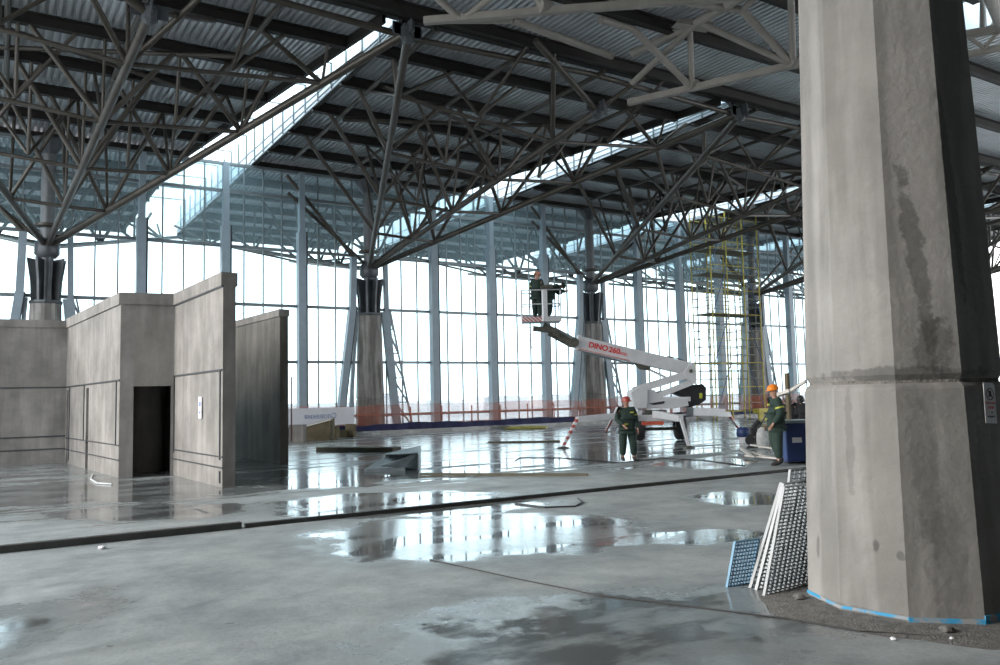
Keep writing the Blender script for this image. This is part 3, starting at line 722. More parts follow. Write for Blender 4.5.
cA = [G(424, 21, 12.35), G(545, 11, 12.3), G(640, 4, 12.3), G(720, -2, 12.3), G(900, -22, 12.3)]
cB = [G(628, 102.5, 11.6), G(692, 88, 11.6), G(793, 65, 11.6), G(1003, 28, 11.6)]
P_ = G(698, 22, 12.95); R_ = G(742, 10, 12.9); S_ = G(632, 28, 12.9); T_ = G(800, -30, 12.9)
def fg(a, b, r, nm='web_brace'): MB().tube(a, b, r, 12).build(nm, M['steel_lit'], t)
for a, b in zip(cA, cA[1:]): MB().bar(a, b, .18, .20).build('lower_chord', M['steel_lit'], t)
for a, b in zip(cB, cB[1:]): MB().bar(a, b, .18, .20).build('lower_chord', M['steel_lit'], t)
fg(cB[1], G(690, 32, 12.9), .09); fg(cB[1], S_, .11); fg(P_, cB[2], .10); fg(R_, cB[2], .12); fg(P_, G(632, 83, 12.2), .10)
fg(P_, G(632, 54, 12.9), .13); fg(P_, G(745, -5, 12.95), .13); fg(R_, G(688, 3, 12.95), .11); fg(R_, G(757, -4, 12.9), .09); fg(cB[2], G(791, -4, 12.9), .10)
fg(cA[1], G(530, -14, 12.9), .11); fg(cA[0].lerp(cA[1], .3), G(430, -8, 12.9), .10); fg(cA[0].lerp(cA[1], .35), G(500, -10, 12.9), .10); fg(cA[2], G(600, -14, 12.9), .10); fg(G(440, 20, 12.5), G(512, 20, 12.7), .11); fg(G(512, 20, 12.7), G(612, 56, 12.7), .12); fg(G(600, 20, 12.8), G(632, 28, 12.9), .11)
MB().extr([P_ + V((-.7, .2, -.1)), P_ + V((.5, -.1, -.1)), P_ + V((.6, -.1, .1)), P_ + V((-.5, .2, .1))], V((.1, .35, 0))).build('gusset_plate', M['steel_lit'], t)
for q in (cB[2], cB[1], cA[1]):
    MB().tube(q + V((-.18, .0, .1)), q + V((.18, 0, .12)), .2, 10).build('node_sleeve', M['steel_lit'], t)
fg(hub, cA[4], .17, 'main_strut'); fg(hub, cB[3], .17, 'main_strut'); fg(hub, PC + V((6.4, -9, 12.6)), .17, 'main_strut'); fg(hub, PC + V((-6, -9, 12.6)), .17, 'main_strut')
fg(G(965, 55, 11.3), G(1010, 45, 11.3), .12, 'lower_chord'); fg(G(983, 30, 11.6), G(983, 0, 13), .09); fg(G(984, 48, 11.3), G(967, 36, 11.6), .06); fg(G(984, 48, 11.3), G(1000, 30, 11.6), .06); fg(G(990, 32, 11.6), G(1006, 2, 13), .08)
def onp(px, py):
    v = ray(px, py); a = v.x * v.x + v.y * v.y; bq = -2 * (v.x * PC.x + v.y * PC.y); cc = PC.x ** 2 + PC.y ** 2 - .52; s_ = (-bq - math.sqrt(max(bq * bq - 4 * a * cc, 0))) / (2 * a)
    return EYE + v * s_ - PC
stain(M['conc_tree'], [((0, 0, 0), .01, .01, 0, 1.)]) if 0 else None
stain(M['conc_col'], [(onp(918, 260), .075, .85, .10, .52), (onp(935, 345), .17, .22, 0, .60), (onp(955, 190), .05, .9, .06, .66), (onp(900, 374), .6, .06, 0, .55), (onp(880, 200), .12, .9, 0, .9),
                      (onp(851, 440), .035, .45, 0, .78), (onp(925, 470), .10, .7, .05, .78), (onp(945, 560), .14, .5, 0, .82), (onp(878, 545), .03, .06, 0, .5), (onp(902, 555), .03, .04, 0, .6), (onp(860, 612), .4, .06, 0, .75), (onp(823, 545), .03, .12, 0, .6)])
# worn blue paint band around the foot
mb = MB()
for k in range(10):
    a0 = rt + k * PI / 5; a1 = a0 + PI / 5
    pa = PC + V((math.cos(a0), math.sin(a0), 0)) * .818; pb = PC + V((math.cos(a1), math.sin(a1), 0)) * .818
    vis = (math.degrees(a0 + PI / 10) + 148.4 + 180) % 360 - 180
    h = .022 if vis < -20 else (.045 if vis < 20 else .07)
    zb = .035 if vis < -20 else .01
    q0, q1 = pb * .9 + PC * .1, pa * .9 + PC * .1
    mb.hexa([x_ + V((0, 0, zb)) for x_ in (pa, pb, q0, q1)] + [x_ + V((0, 0, zb + h)) for x_ in (pa, pb, q0, q1)])
mb.build('blue_paint_band', M['bluep'], t)
# mortar skirt and stones at the foot
mb = MB(); mb.rings([(1.22, .001), (1.10, .010), (.95, .016), (.80, .022)], 40, PC, .1, True)
for i, v in enumerate(mb.v):
    a_ = math.atan2(v.y - PC.y, v.x - PC.x); f = 1 + .05 * math.sin(a_ * 5) + .03 * math.sin(a_ * 11 + 1); f = f if (v - PC).to_2d().length > .85 else 1
    mb.v[i] = PC + V(((v.x - PC.x) * f, (v.y - PC.y) * f, v.z))
solo(mb, 'mortar_skirt', M['debris'], 'dark crumbly mortar and dirt spread round the foot of the foreground pillar', 'rubble', kind='stuff')
def rock(c, r, name, m, label, cat='stone', sq=.6):
    mb = MB(); rnd = random.Random(int(c[0] * 997)); prof = []
    n = 7
    vs = []; 
    for k in range(5):
        th = PI * k / 4
        for i in range(n):
            rr = r * (.75 + .5 * rnd.random()); a = 2 * PI * i / n
            vs.append(V((c[0] + rr * math.sin(th) * math.cos(a), c[1] + rr * math.sin(th) * math.sin(a), c[2] + r * sq * (1 - math.cos(th)))))
    fs = [(k * n + i, k * n + (i + 1) % n, (k + 1) * n + (i + 1) % n, (k + 1) * n + i) for k in range(4) for i in range(n)]
    mb.add(vs, fs, False); return solo(mb, name, m, label, cat)
p = G(948, 634); rock(p, .05, 'stone', M['debris'], 'dark broken stone at the foot of the pillar near the right edge')
p = G(952, 640); rock((p.x, p.y, 0), .018, 'pebble', M['paper'], 'tiny white pebble in front of the dark broken stone')
p = G(893, 640); rock((p.x, p.y, 0), .022, 'paper_scrap', M['paper'], 'small white scrap lying on the floor before the pillar', 'scrap', .5)
p = G(800, 601); rock((p.x, p.y, 0), .05, 'stone', M['debris'], 'dark lump between the grating sheets and the pillar foot')
# warning sign on the pillar
s0 = None
r_ = .756
# find face that carries the sign
best = None
for k in range(10):
    am = rt + (k + .5) * PI / 5; nrm = V((math.cos(am), math.sin(am), 0))
    fc = PC + nrm * (r_ * math.cos(PI / 10)); v = ray(988, 403)
    if nrm.dot(v) >= 0: continue
    s = (fc - EYE).dot(nrm) / v.dot(nrm); hp = EYE + v * s; off = abs((hp - fc).dot(V((-nrm.y, nrm.x, 0))))
    if best is None or off < best[0]: best = (off, hp, nrm)
_, hp, nrm = best
tx_ = V((-nrm.y, nrm.x, 0)); nrm = (nrm + V((0, 0, .036))).normalized(); upv = nrm.cross(tx_)
fr = Matrix((tx_, upv, nrm)).transposed().to_4x4()
fr = Matrix.Translation(hp + nrm * .012) @ fr @ Matrix.Rotation(math.radians(-3), 4, 'Z')
sg = thing('warning_sign', 'white prohibition placard with red lettering fixed to the foreground pillar', 'sign', hp)
mb = MB(); W_, H_ = .062, .150
poly = [(-W_, -H_), (W_, -H_), (W_, H_ - .02), (W_ - .02, H_), (-W_, H_)]
mb.extr([fr @ V((a, b, 0)) for a, b in poly], fr.to_3x3() @ V((0, 0, .006))); mb.build('board', M['paper'], sg)
mb = MB(); n = 28; cx, cy = 0.0, .065
vs = []
for i in range(n):
    a = 2 * PI * i / n
    for rr in (.040, .034): vs.append(fr @ V((cx + rr * 1.05 * math.cos(a), cy + rr * 1.15 * math.sin(a), .008)))
mb.add(vs, [(2 * i, 2 * ((i + 1) % n), 2 * ((i + 1) % n) + 1, 2 * i + 1) for i in range(n)])
mb.build('prohibition_ring', M['ink'], sg)
MB().bar(fr @ V((cx - .026, cy + .030, .009)), fr @ V((cx + .026, cy - .030, .009)), .006, .003, nrm).build('prohibition_bar', M['ink'], sg)
MB().extr([fr @ V(q) for q in ((-.008, .09, .008), (.008, .09, .008), (.012, .065, .008), (.022, .045, .008), (.0, .05, .008), (-.02, .042, .008), (-.01, .07, .008))], nrm * .002).build('pictogram', M['ink'], sg)
text('ОПАСНАЯ', .021, M['redstripe'], 'lettering', sg, fr @ Matrix.Translation((0, -.002, .008)), .001)
text('ЗОНА', .026, M['red'], 'lettering', sg, fr @ Matrix.Translation((0, -.035, .008)), .001)
text('не', .017, M['ink'], 'lettering', sg, fr @ Matrix.Translation((0.01, -.070, .008)), .001)
text('входить', .022, M['ink'], 'lettering', sg, fr @ Matrix.Translation((0, -.10, .008)), .001)

# ------------------------------------------------------------------ grating sheets against the pillar
def grating(b0, b1, tv, m, label, nx, nz, th=.026, bw=.005):
    b0, b1, tv = V(b0), V(b1), V(tv); t = thing('grating_sheet', label, 'grating', (b0 + b1) / 2, 'grating sheets leaning on the pillar')
    u = b1 - b0; nn = u.cross(tv).normalized()
    fr = MB()
    for a, b in ((b0, b1), (b0 + tv, b1 + tv), (b0, b0 + tv), (b1, b1 + tv)): fr.bar(a, b, .012, th, nn)
    fr.build('edge_frame', m, t)
    g = MB()
    for i in range(1, nx): a = b0 + u * i / nx; g.bar(a, a + tv, bw, th * .8, nn)
    g.build('bearing_bars', M['grate_in'] if m is M['grate'] else m, t)
    g = MB()
    for i in range(1, nz): a = b0 + tv * i / nz; g.bar(a, a + u, bw * 1.2, th * .7, nn)
    g.build('cross_bars', M['grate_in'] if m is M['grate'] else m, t)
    return t
# base line of each sheet runs away from the viewer along the pillar side; tops lean to the pillar
q = G(764, 596); qb = G(818, 584); top = D(784, 487, 6.9)
tv = top - q
grating(q, qb, tv, M['grate'], 'tall pale grating sheet with square holes, nearest of those leaning on the pillar', 12, 30)
q2 = G(756, 590); q2b = G(804, 575); tp = D(783, 484, 7.15)
grating(q2, q2b, tp - q2, M['grate'], 'thin pale grating sheet seen edge-on just behind the nearest one', 10, 28)
q3 = G(750, 588); q3b = G(798, 572); tp = D(781, 483, 7.35)
grating(q3, q3b, tp - q3, M['grate'], 'pale grating sheet leaning between the short blue one and the edge-on one', 8, 22)
q4 = G(727, 587); q4b = G(751, 583); tp = D(735, 542, 7.1)
grating(q4, q4b, tp - q4, M['grate_b'], 'short blue grating sheet at the left of the leaning gratings', 8, 12)
q5 = G(779, 586); q5b = G(822, 578); tp = D(790, 470, 7.35)
grating(q5, q5b, tp - q5, M['grate'], 'tallest grating sheet whose top row of bars rises behind the nearest one', 8, 25)

# ------------------------------------------------------------------ people
def skin(js, ed, name, m, parent, sub=1, root=0):
    me = bpy.data.meshes.new(name); me.from_pydata([j[0] for j in js], ed, []); me.update()
    o = bpy.data.objects.new(name, me); col.objects.link(o)
    sk = o.modifiers.new('s', 'SKIN'); sk.branch_smoothing = .3
    for i, j in enumerate(js):
        d = me.skin_vertices[0].data[i]; r = j[1]; d.radius = (r, r) if isinstance(r, (int, float)) else r; d.use_root = (i == root)
    sb = o.modifiers.new('b', 'SUBSURF'); sb.levels = sub; sb.render_levels = sub
    dg = bpy.context.evaluated_depsgraph_get(); nm = bpy.data.meshes.new_from_object(o.evaluated_get(dg))
    bpy.data.objects.remove(o); nm.materials.clear(); nm.materials.append(m)
    for p in nm.polygons: p.use_smooth = True
    q = bpy.data.objects.new(name, nm); col.objects.link(q); q.parent = parent
    return q
def person(label, loc, yaw, H, hat, J, group=None, hl=(.18, .1, -.05), cloth='jacket', headturn=0.):
    # local frame: +x forward, +y to the person's left; J holds joint positions for a 1.8 m figure
    s = H / 1.8; t = thing('person', label, 'person', loc, group); t.rotation_euler = (0, 0, yaw)
    j = dict(pel=(0, 0, .98), wst=(0, 0, 1.12), chs=(0, 0, 1.34), nck=(0, 0, 1.50), hd=(.02, 0, 1.64),
             ls=(0, .19, 1.44), rs=(0, -.19, 1.44), le=(.02, .25, 1.16), re=(.02, -.25, 1.16), lw=(.12, .22, .93), rw=(.12, -.22, .93),
             lh=(0, .10, .93), rh=(0, -.10, .93), lk=(.02, .12, .50), rk=(.02, -.12, .50), la=(-.02, .13, .09), ra=(-.02, -.13, .09))
    j.update(J); j = {k: V(v) * s for k, v in j.items()}
    def R(*a): return tuple(x * s for x in a) if len(a) > 1 else a[0] * s
    hd = j['hd']; up = (hd - j['nck']).normalized(); fw = V((math.cos(headturn), math.sin(headturn), 0)); sd = up.cross(fw).normalized(); fw = sd.cross(up)
    js = [(j['pel'], R(.11)), (j['wst'], R(.10)), (j['chs'], R(.10)), (j['nck'], R(.052)), (hd, R(.082, .088)), (hd + up * .09 * s, R(.07)),
          (j['ls'], R(.038)), (j['le'], R(.034)), (j['lw'], R(.028)), (j['rs'], R(.038)), (j['re'], R(.034)), (j['rw'], R(.028)),
          (j['lh'], R(.085)), (j['lk'], R(.058)), (j['la'], R(.04)), (j['la'] + V((.14, .01, -.05)) * s, R(.035)),
          (j['rh'], R(.085)), (j['rk'], R(.058)), (j['ra'], R(.04)), (j['ra'] + V((.14, -.01, -.05)) * s, R(.035)),
          (hd + fw * .10 * s - up * .01 * s, R(.016)), (hd + sd * .088 * s, R(.016)), (hd - sd * .088 * s, R(.016))]
    ed = [(0, 1), (1, 2), (2, 3), (3, 4), (4, 5), (2, 6), (6, 7), (7, 8), (2, 9), (9, 10), (10, 11), (0, 12), (12, 13), (13, 14), (14, 15), (0, 16), (16, 17), (17, 18), (18, 19), (4, 20), (4, 21), (4, 22)]
    gl = []
    for wi, ei, sg in ((8, 7, 1), (11, 10, -1)):
        w = js[wi][0]; d = (w - js[ei][0]).normalized(); side = V((0, -sg, 0)); ax = d.cross(side).normalized(); pn = ax.cross(d).normalized()
        palm = w + d * .055 * s; k = len(js); js.append((palm, R(.026, .032))); ed.append((wi, k))
        for q, ln in ((-1.5, .06), (-.5, .075), (.5, .08), (1.5, .07)):
            b0 = palm + d * .04 * s + ax * q * .017 * s; b1 = b0 + d * ln * .5 * s + pn * .008 * s; b2 = b1 + d * ln * .35 * s + pn * .025 * s
            a = len(js); js += [(b0, R(.009)), (b1, R(.0085)), (b2, R(.0075))]; ed += [(k, a), (a, a + 1), (a + 1, a + 2)]
        a = len(js); js += [(palm + ax * .035 * s * 1 + pn * .01 * s, R(.011)), (palm + ax * .055 * s + d * .03 * s + pn * .02 * s, R(.009))]; ed += [(k, a), (a, a + 1)]
    skin(js, ed, 'body', M['skin'], t)
    # jacket, trousers, boots, helmet
    m = M[cloth]
    jj = [(j['pel'] - V((0, 0, .10)) * s, R(.20, .235)), (j['pel'], R(.19, .225)), (j['wst'], R(.18, .215)), (j['chs'], R(.175, .235)), (j['nck'] - up * .02, R(.075)),
          (j['ls'] + V((0, 0, .01)), R(.115)), (j['le'], R(.09)), (j['lw'] - (j['lw'] - j['le']).normalized() * .01, R(.06)), (j['rs'] + V((0, 0, .01)), R(.115)), (j['re'], R(.09)), (j['rw'] - (j['rw'] - j['re']).normalized() * .01, R(.06))]
    jk = skin(jj, [(0, 1), (1, 2), (2, 3), (3, 4), (3, 5), (5, 6), (6, 7), (3, 8), (8, 9), (9, 10)], 'jacket', m, t, 2, 1)
    tr = [(j['pel'], R(.13)), (j['lh'], R(.14)), (j['lk'], R(.115)), (j['la'] + V((0, 0, .06)) * s, R(.088)), (j['rh'], R(.14)), (j['rk'], R(.115)), (j['ra'] + V((0, 0, .06)) * s, R(.088))]
    skin(tr, [(0, 1), (1, 2), (2, 3), (0, 4), (4, 5), (5, 6)], 'trousers', m, t, 2)
    for a in ('la', 'ra'):
        p = j[a]; g = 0
        skin([(p + V((-.02, 0, .10)) * s, R(.062)), (p + V((-.01, 0, -.01)) * s, R(.062, .058)), (p + V((.12, 0, -.035)) * s, R(.05, .045)), (p + V((.20, 0, -.04)) * s, R(.035))], [(0, 1), (1, 2), (2, 3)], 'boot', M['boot'], t)
    # helmet: dome, brim
    mb = MB(); n = 18; B = Matrix((fw, sd, up)).transposed(); o = hd + up * .045 * s
    pr = [(.125, -.005), (.13, .0), (.118, .012), (.114, .05), (.095, .09), (.06, .118), (.02, .13)]
    vs = [o + B @ V((r * math.cos(2 * PI * i / n) * 1.08 + (.035 if k < 2 and math.cos(2 * PI * i / n) > .3 else 0), r * math.sin(2 * PI * i / n), z)) * s for k, (r, z) in enumerate(pr) for i in range(n)]
    mb.add(vs, [(k * n + i, k * n + (i + 1) % n, (k + 1) * n + (i + 1) % n, (k + 1) * n + i) for k in range(6) for i in range(n)], True)
    mb.add(vs[-n:], [tuple(range(n))], True)
    def loc_build(mb, nm, mt):
        me = bpy.data.meshes.new(nm); me.from_pydata(mb.v, [], mb.f); me.materials.append(mt); me.polygons.foreach_set('use_smooth', mb.smooth)
        q = bpy.data.objects.new(nm, me); col.objects.link(q); q.parent = t; return q
    loc_build(mb, 'helmet', hat)
    mb = MB()
    for e in (1, -1): mb.rings([(.001, -.008 * s), (.009 * s, 0), (.001, .008 * s)], 6, hd + fw * .083 * s + sd * .032 * e * s + up * .012 * s, 0, True)
    loc_build(mb, 'eyes', M['ink'])
    if cloth == 'jacket':
        mb = MB(); c0 = j['chs'] + V((.165, 0, .0)) * s
        mb.box(V((j['chs'].x + .185 * s, .11 * s, j['chs'].z + .02 * s)), (.03, .10 * s, .04 * s))
        mb.box(V((j['wst'].x + .19 * s, -.06, j['pel'].z + .06 * s)), (.03, .10 * s, .025 * s))
        for a, b in (('ls', 'le'),):
            p = j[a].lerp(j[b], .5); dd_ = (j[b] - j[a]).normalized(); mb.tube(p, p + dd_ * .035 * s, .100 * s, 12)
        loc_build(mb, 'reflective_tape', M['hivis'])
    return t

CF = math.atan2(-.53, .85)                # bearing of the picture's right-hand direction
toCam = lambda p: math.atan2(-p.y, -p.x)
w1 = G(628, 461.5)
person('person in green workwear and dull red helmet standing alone before the boom lift, arms hanging', w1, toCam(w1) + .25, 1.64, M['redhat'],
       dict(la=(.02, .17, .09), ra=(-.06, -.13, .09), lk=(.06, .15, .5), rk=(.02, -.13, .5), lw=(.14, .27, .90), rw=(.22, -.15, 1.0), re=(-.02, -.27, 1.17)), headturn=.45)
w2 = G(778, 466)
person('person in green workwear and orange helmet seen from the side beside the blue bin', w2, CF + PI, 1.84, M['orange'],
       dict(la=(.0, .10, .09), ra=(-.12, -.12, .09), lw=(.14, .22, .93), rw=(.10, -.24, .92), re=(-.06, -.25, 1.17), le=(-.04, .25, 1.17)), headturn=.1)

# ------------------------------------------------------------------ boom lift
ZB = 29.0
def d(px, py, dz=0.): return D(px, py, ZB + dz)
FWD = V((ROT @ V((0, 0, -1))).to_2d().to_3d()).normalized(); RT = V((FWD.y, -FWD.x, 0))
base = d(661, 430); base.z = 0; base = base + FWD * .9
lf = thing('boom_lift', 'white trailer boom lift with red lettering on its boom, outriggers spread on the wet floor', 'lift', base)
# chassis, axle, wheels
ch = V((base.x, base.y, .78))
def lfp(r, f, z): return base + RT * r + FWD * f + V((0, 0, z))
mb = MB().bar(lfp(-.45, -1.6, .80), lfp(-.45, 1.9, .80), .16, .2); mb.bar(lfp(.45, -1.6, .80), lfp(.45, 1.9, .80), .16, .2)
mb.bar(lfp(0, -1.65, .8), lfp(0, 1.9, .8), .7, .10)
mb.build('chassis', M['white'], lf)
MB().bar(lfp(-.95, -1.72, .86), lfp(-.05, -1.72, .86), .3, .20).build('rear_hood', M['white'], lf)
MB().bar(lfp(-.85, -1.9, .68), lfp(-.1, -1.9, .68), .06, .12).build('light_bar', M['redstripe'], lf)
MB().tube(lfp(-.95, -.5, .42), lfp(.95, -.5, .42), .06, 10).build('axle', M['grime'], lf)
for sx in (-.72, .76):
    wc = lfp(sx, -.5, .505); a = V((RT.x, RT.y, 0))
    mb = MB(); prof = ((.16, -.16), (.44, -.16), (.50, -.10), (.50, .10), (.44, .16), (.16, .16)); n = 24; vs = []
    for r, h in prof: vs += [wc + RT * h + (FWD * math.cos(2 * PI * i / n) + V((0, 0, 1)) * math.sin(2 * PI * i / n)) * r for i in range(n)]
    mb.add(vs, [(k * n + i, k * n + (i + 1) % n, (k + 1) * n + (i + 1) % n, (k + 1) * n + i) for k in range(5) for i in range(n)], True)
    wh = mb.build('wheel', M['rubber'], lf)
    m2 = MB().tube(wc - RT * .13, wc + RT * .13, .18, 16); m2.build('rim', M['white'], wh)
    MB().bar(lfp(sx, -1.0, .92), lfp(sx, .0, .92), .32, .05).build('mudguard', M['white'], lf)
# outriggers: arm, leg, foot
def outr(a, k, f, m_leg='legstripe'):
    lm_ = M[m_leg]
    MB().bar(a, k, .20, .24, None, .16, .18).build('outrigger_arm', M['white'], lf)
    lg = MB().bar(k, f + V((0, 0, .05)), .10, .10, None, .07, .07).build('outrigger_leg', lm_, lf)
    MB().rings([(.2, 0), (.2, .03), (.06, .07)], 12, f).build('foot_pad', M['grime'], lf)
f1 = G(563, 448.5); outr(d(640, 414, -.6), D(577, 419.5, 26.6), f1)
f2 = G(688.7, 448); outr(d(655, 414, -1.0), D(681, 418.5, 25.8), f2, 'white')
f3 = G(741, 433); outr(d(690, 413, .6), D(729, 414.5, 32), f3)
f4 = G(606, 432.5); outr(d(640, 411, .8), D(617, 409.5, 31), f4)
MB().bar(d(582, 418, -1.2), d(630, 413.5, -1.1), .22, .14).build('outrigger_cover', M['bluebin'], lf)
MB().bar(d(690, 411.5, .5), d(722, 412.5, 2.0), .3, .28).build('outrigger_cover', M['white'], lf)
mb = MB()
mb.rings([(.42, .90), (.42, 1.10)], 24, base, 0, True); mb.build('slew_ring', M['grime'], lf)
def plate(pts, th, name, m, dz=0.):
    q = [d(x, y, dz - th / 2) for x, y in pts]; return MB().extr(q, FWD * th).build(name, m, lf, .02)
plate([(636, 392), (644, 388), (655, 390), (660, 398), (687, 398), (689, 406), (672, 408.7), (636, 408.5), (633, 402)], .9, 'turntable_body', M['white'])
plate([(631, 392), (640, 386.5), (648, 390), (647, 408), (634, 408.5)], 1.1, 'turntable_cheek', M['white'])
plate([(649, 403.5), (665, 401), (664, 403.5), (654, 405)], .94, 'recess_shade', M['blackp'], -.02)  # raised black plate paints the shade inside a recess
plate([(668, 390), (682, 385.5), (703, 384), (706.5, 388), (706, 400), (698, 405), (689, 407.5), (686, 397)], 1.0, 'engine_cover', M['blackp'], .25)
plate([(699.5, 393), (702.5, 393), (702.5, 398.5), (699.5, 398.5)], .04, 'warning_sticker', M['hivis'], -.27)
plate([(655, 392), (680, 387), (684, 389), (660, 396)], .4, 'hydraulic_block', M['grime'], .1)
for dz in (-.36, .36):
    MB().bar(d(633, 391, dz), d(690, 373.5, dz), .10, .26, None).build('lower_boom', M['white'], lf)
    MB().bar(d(652, 398, dz), d(692, 382, dz), .10, .20, None).build('parallel_link', M['white'], lf)
MB().bar(d(634, 390.5), d(690, 372.5), .6, .10).build('lower_boom', M['white'], lf)
MB().bar(d(648, 399.5), d(688, 399), .8, .16).build('support_link', M['white'], lf)
MB().tube(d(660, 399, -.1), d(686, 405, -.1), .06, 10).build('hydraulic_cylinder', M['white'], lf)
MB().tube(d(646, 368, -.1), d(667, 378, -.1), .045, 10).build('hydraulic_cylinder', M['white'], lf)
for dz in (-.42, .42): plate([(684, 372), (690, 364), (695, 365), (696.5, 376), (696, 384), (692, 384), (687, 379)], .08, 'elbow_plate', M['white'], dz)
MB().tube(d(691, 371, -.5), d(691, 371, .5), .07, 14).build('elbow_pin', M['grime'], lf)
b0, b1 = d(576.5, 342.8), d(690, 369.3)
bm = MB().bar(b0, b1, .36, .50, None, .36, .46).build('main_boom', M['white'], lf, .03)
MB().bar(b0 - (b1 - b0).normalized() * .02, b0 + (b1 - b0).normalized() * .10, .42, .56).build('boom_collar', M['white'], lf)
MB().bar(b0.lerp(b1, .05) + V((0, 0, -.30)), b0.lerp(b1, .5) + V((0, 0, -.30)), .2, .05).build('cable_tray', M['mull'], lf)
plate([(634, 362.5), (651, 366.5), (650, 370.5), (640, 369)], .3, 'boom_rest', M['grime'])
MB().path([b0.lerp(b1, .80) + V((0, 0, .26)), b0.lerp(b1, .88) + V((0, 0, .29)), b0.lerp(b1, .98) + V((0, 0, .24)), d(693, 370, -.3)], .022).build('hose', M['cable'], lf)
MB().bar(b0.lerp(b1, .80) + V((0, 0, .26)), b0.lerp(b1, .85) + V((0, 0, .27)), .1, .06).build('bracket', M['grime'], lf)
bx = (b1 - b0).normalized(); bn = V((-FWD.x, -FWD.y, 0)); bu = bn.cross(bx).normalized(); bn = bx.cross(bu)
fr = Matrix((bx, bu, bn)).transposed().to_4x4()
def btxt(s, px, size, m, dz=.0):
    c = b0.lerp(b1, (px - 576.5) / 113.5) + bn * .185 + bu * dz
    text(s, size, m, 'lettering', bm, Matrix.Translation(c) @ fr @ Matrix.Diagonal((1.0, 1, 1, 1)), .006, bold=size * .03)
btxt('DINO', 597.5, .27, M['red'], .02); btxt('260', 613.5, .27, M['red'], .02); btxt('XTD', 622.5, .13, M['red'], -.03)
MB().bar(b0.lerp(b1, .03) + bn * .185 - bu * .20, b0.lerp(b1, .47) + bn * .185 - bu * .20, .01, .02).build('stripe', M['red'], bm)
# jib linkage to the basket
j1 = d(574, 343); j2 = d(556, 333); j3 = d(543, 326)
MB().bar(j1, j2, .26, .36, None, .2, .26).build('jib', M['grime'], lf); MB().bar(j2, j3, .22, .26).build('jib', M['grime'], lf)
MB().tube(d(573, 338, -.1), d(554, 328, -.1), .05, 8).build('hydraulic_cylinder', M['galv'], lf)
MB().tube(d(571, 346.5, .1), d(548, 334, .1), .05, 8).build('hydraulic_cylinder', M['grime'], lf)
MB().tube(j1 - FWD * .3, j1 + FWD * .3, .16, 12).build('jib_pin', M['grime'], lf); MB().tube(j2 - FWD * .22, j2 + FWD * .22, .13, 12).build('jib_pin', M['grime'], lf)
MB().bar(d(533, 328.5), d(556, 331), .4, .16).build('rotator', M['grime'], lf)
# basket
bc = d(541, 322.5)
ZK = ZB
def bp_(r, f, z): return bc + RT * r + FWD * f + V((0, 0, z))
bw, bd = .68, .42
MB().hexa([bp_(-bw, -bd, 0), bp_(bw, -bd, 0), bp_(bw, bd, 0), bp_(-bw, bd, 0), bp_(-bw, -bd, .08), bp_(bw, -bd, .08), bp_(bw, bd, .08), bp_(-bw, bd, .08)]).build('basket_floor', M['galv'], lf)
MB().bar(bp_(-bw, -bd - .02, .08), bp_(.05, -bd - .02, .08), .03, .17).build('toe_board', M['stripe'], lf)
MB().bar(bp_(.05, -bd - .02, .08), bp_(bw, -bd - .02, .08), .03, .17).build('toe_board', M['white'], lf)
MB().bar(bp_(-bw, bd, .12), bp_(bw, bd, .12), .03, .24).build('toe_board', M['white'], lf)
for z in (.62, 1.12):
    MB().path([bp_(-bw, -bd, z), bp_(bw, -bd, z), bp_(bw, bd, z), bp_(-bw, bd, z), bp_(-bw, -bd, z)], .022).build('basket_rail', M['white'], lf)
for a, b in ((-bw, -bd), (bw, -bd), (bw, bd), (-bw, bd), (.05, -bd), (.2, -bd)):
    MB().tube(bp_(a, b, 0), bp_(a, b, 1.12), .022, 8).build('basket_post', M['white'], lf)
MB().bar(bp_(.12, -bd - .05, 0), bp_(.12, -bd - .05, 1.2), .18, .10, None).build('control_mast', M['white'], lf)
MB().bar(bp_(.0, -bd - .05, 1.18), bp_(.42, -bd - .05, 1.24), .2, .14).build('control_panel', M['grime'], lf)
mb = MB()
for r in (-.62, -.28): mb.tube(bp_(r, -bd + .1, 0), bp_(r - .08, -bd + .1, -.95), .015, 6)
for k in range(4): mb.tube(bp_(-.62 - .02 * k, -bd + .1, -.2 - .23 * k), bp_(-.28 - .02 * k, -bd + .1, -.2 - .23 * k), .013, 6)
mb.build('hanging_ladder', M['white'], lf)
pb = bp_(-.12, .02, .08)
person('person in pale coral helmet and green jacket standing upright in the lift basket', pb, CF + .9, 1.76, M['pinkhat'],
       dict(lw=(.26, .16, 1.10), rw=(.26, -.16, 1.10), la=(0, .10, .09), ra=(0, -.10, .09), hd=(.04, 0, 1.65)), headturn=-.3)
pb = bp_(.30, -.05, .08)
person('person in dark green workwear bending over the right rail of the lift basket', pb, CF + .15, 1.70, M['jacket'],
       dict(chs=(.20, 0, 1.22), nck=(.36, 0, 1.27), hd=(.50, 0, 1.30), ls=(.26, .19, 1.27), rs=(.26, -.19, 1.27), le=(.42, .24, 1.05), re=(.42, -.24, 1.05), lw=(.60, .18, 1.08), rw=(.60, -.18, 1.08), wst=(.05, 0, 1.10), la=(0, .09, .09), ra=(-.02, -.10, .09)))

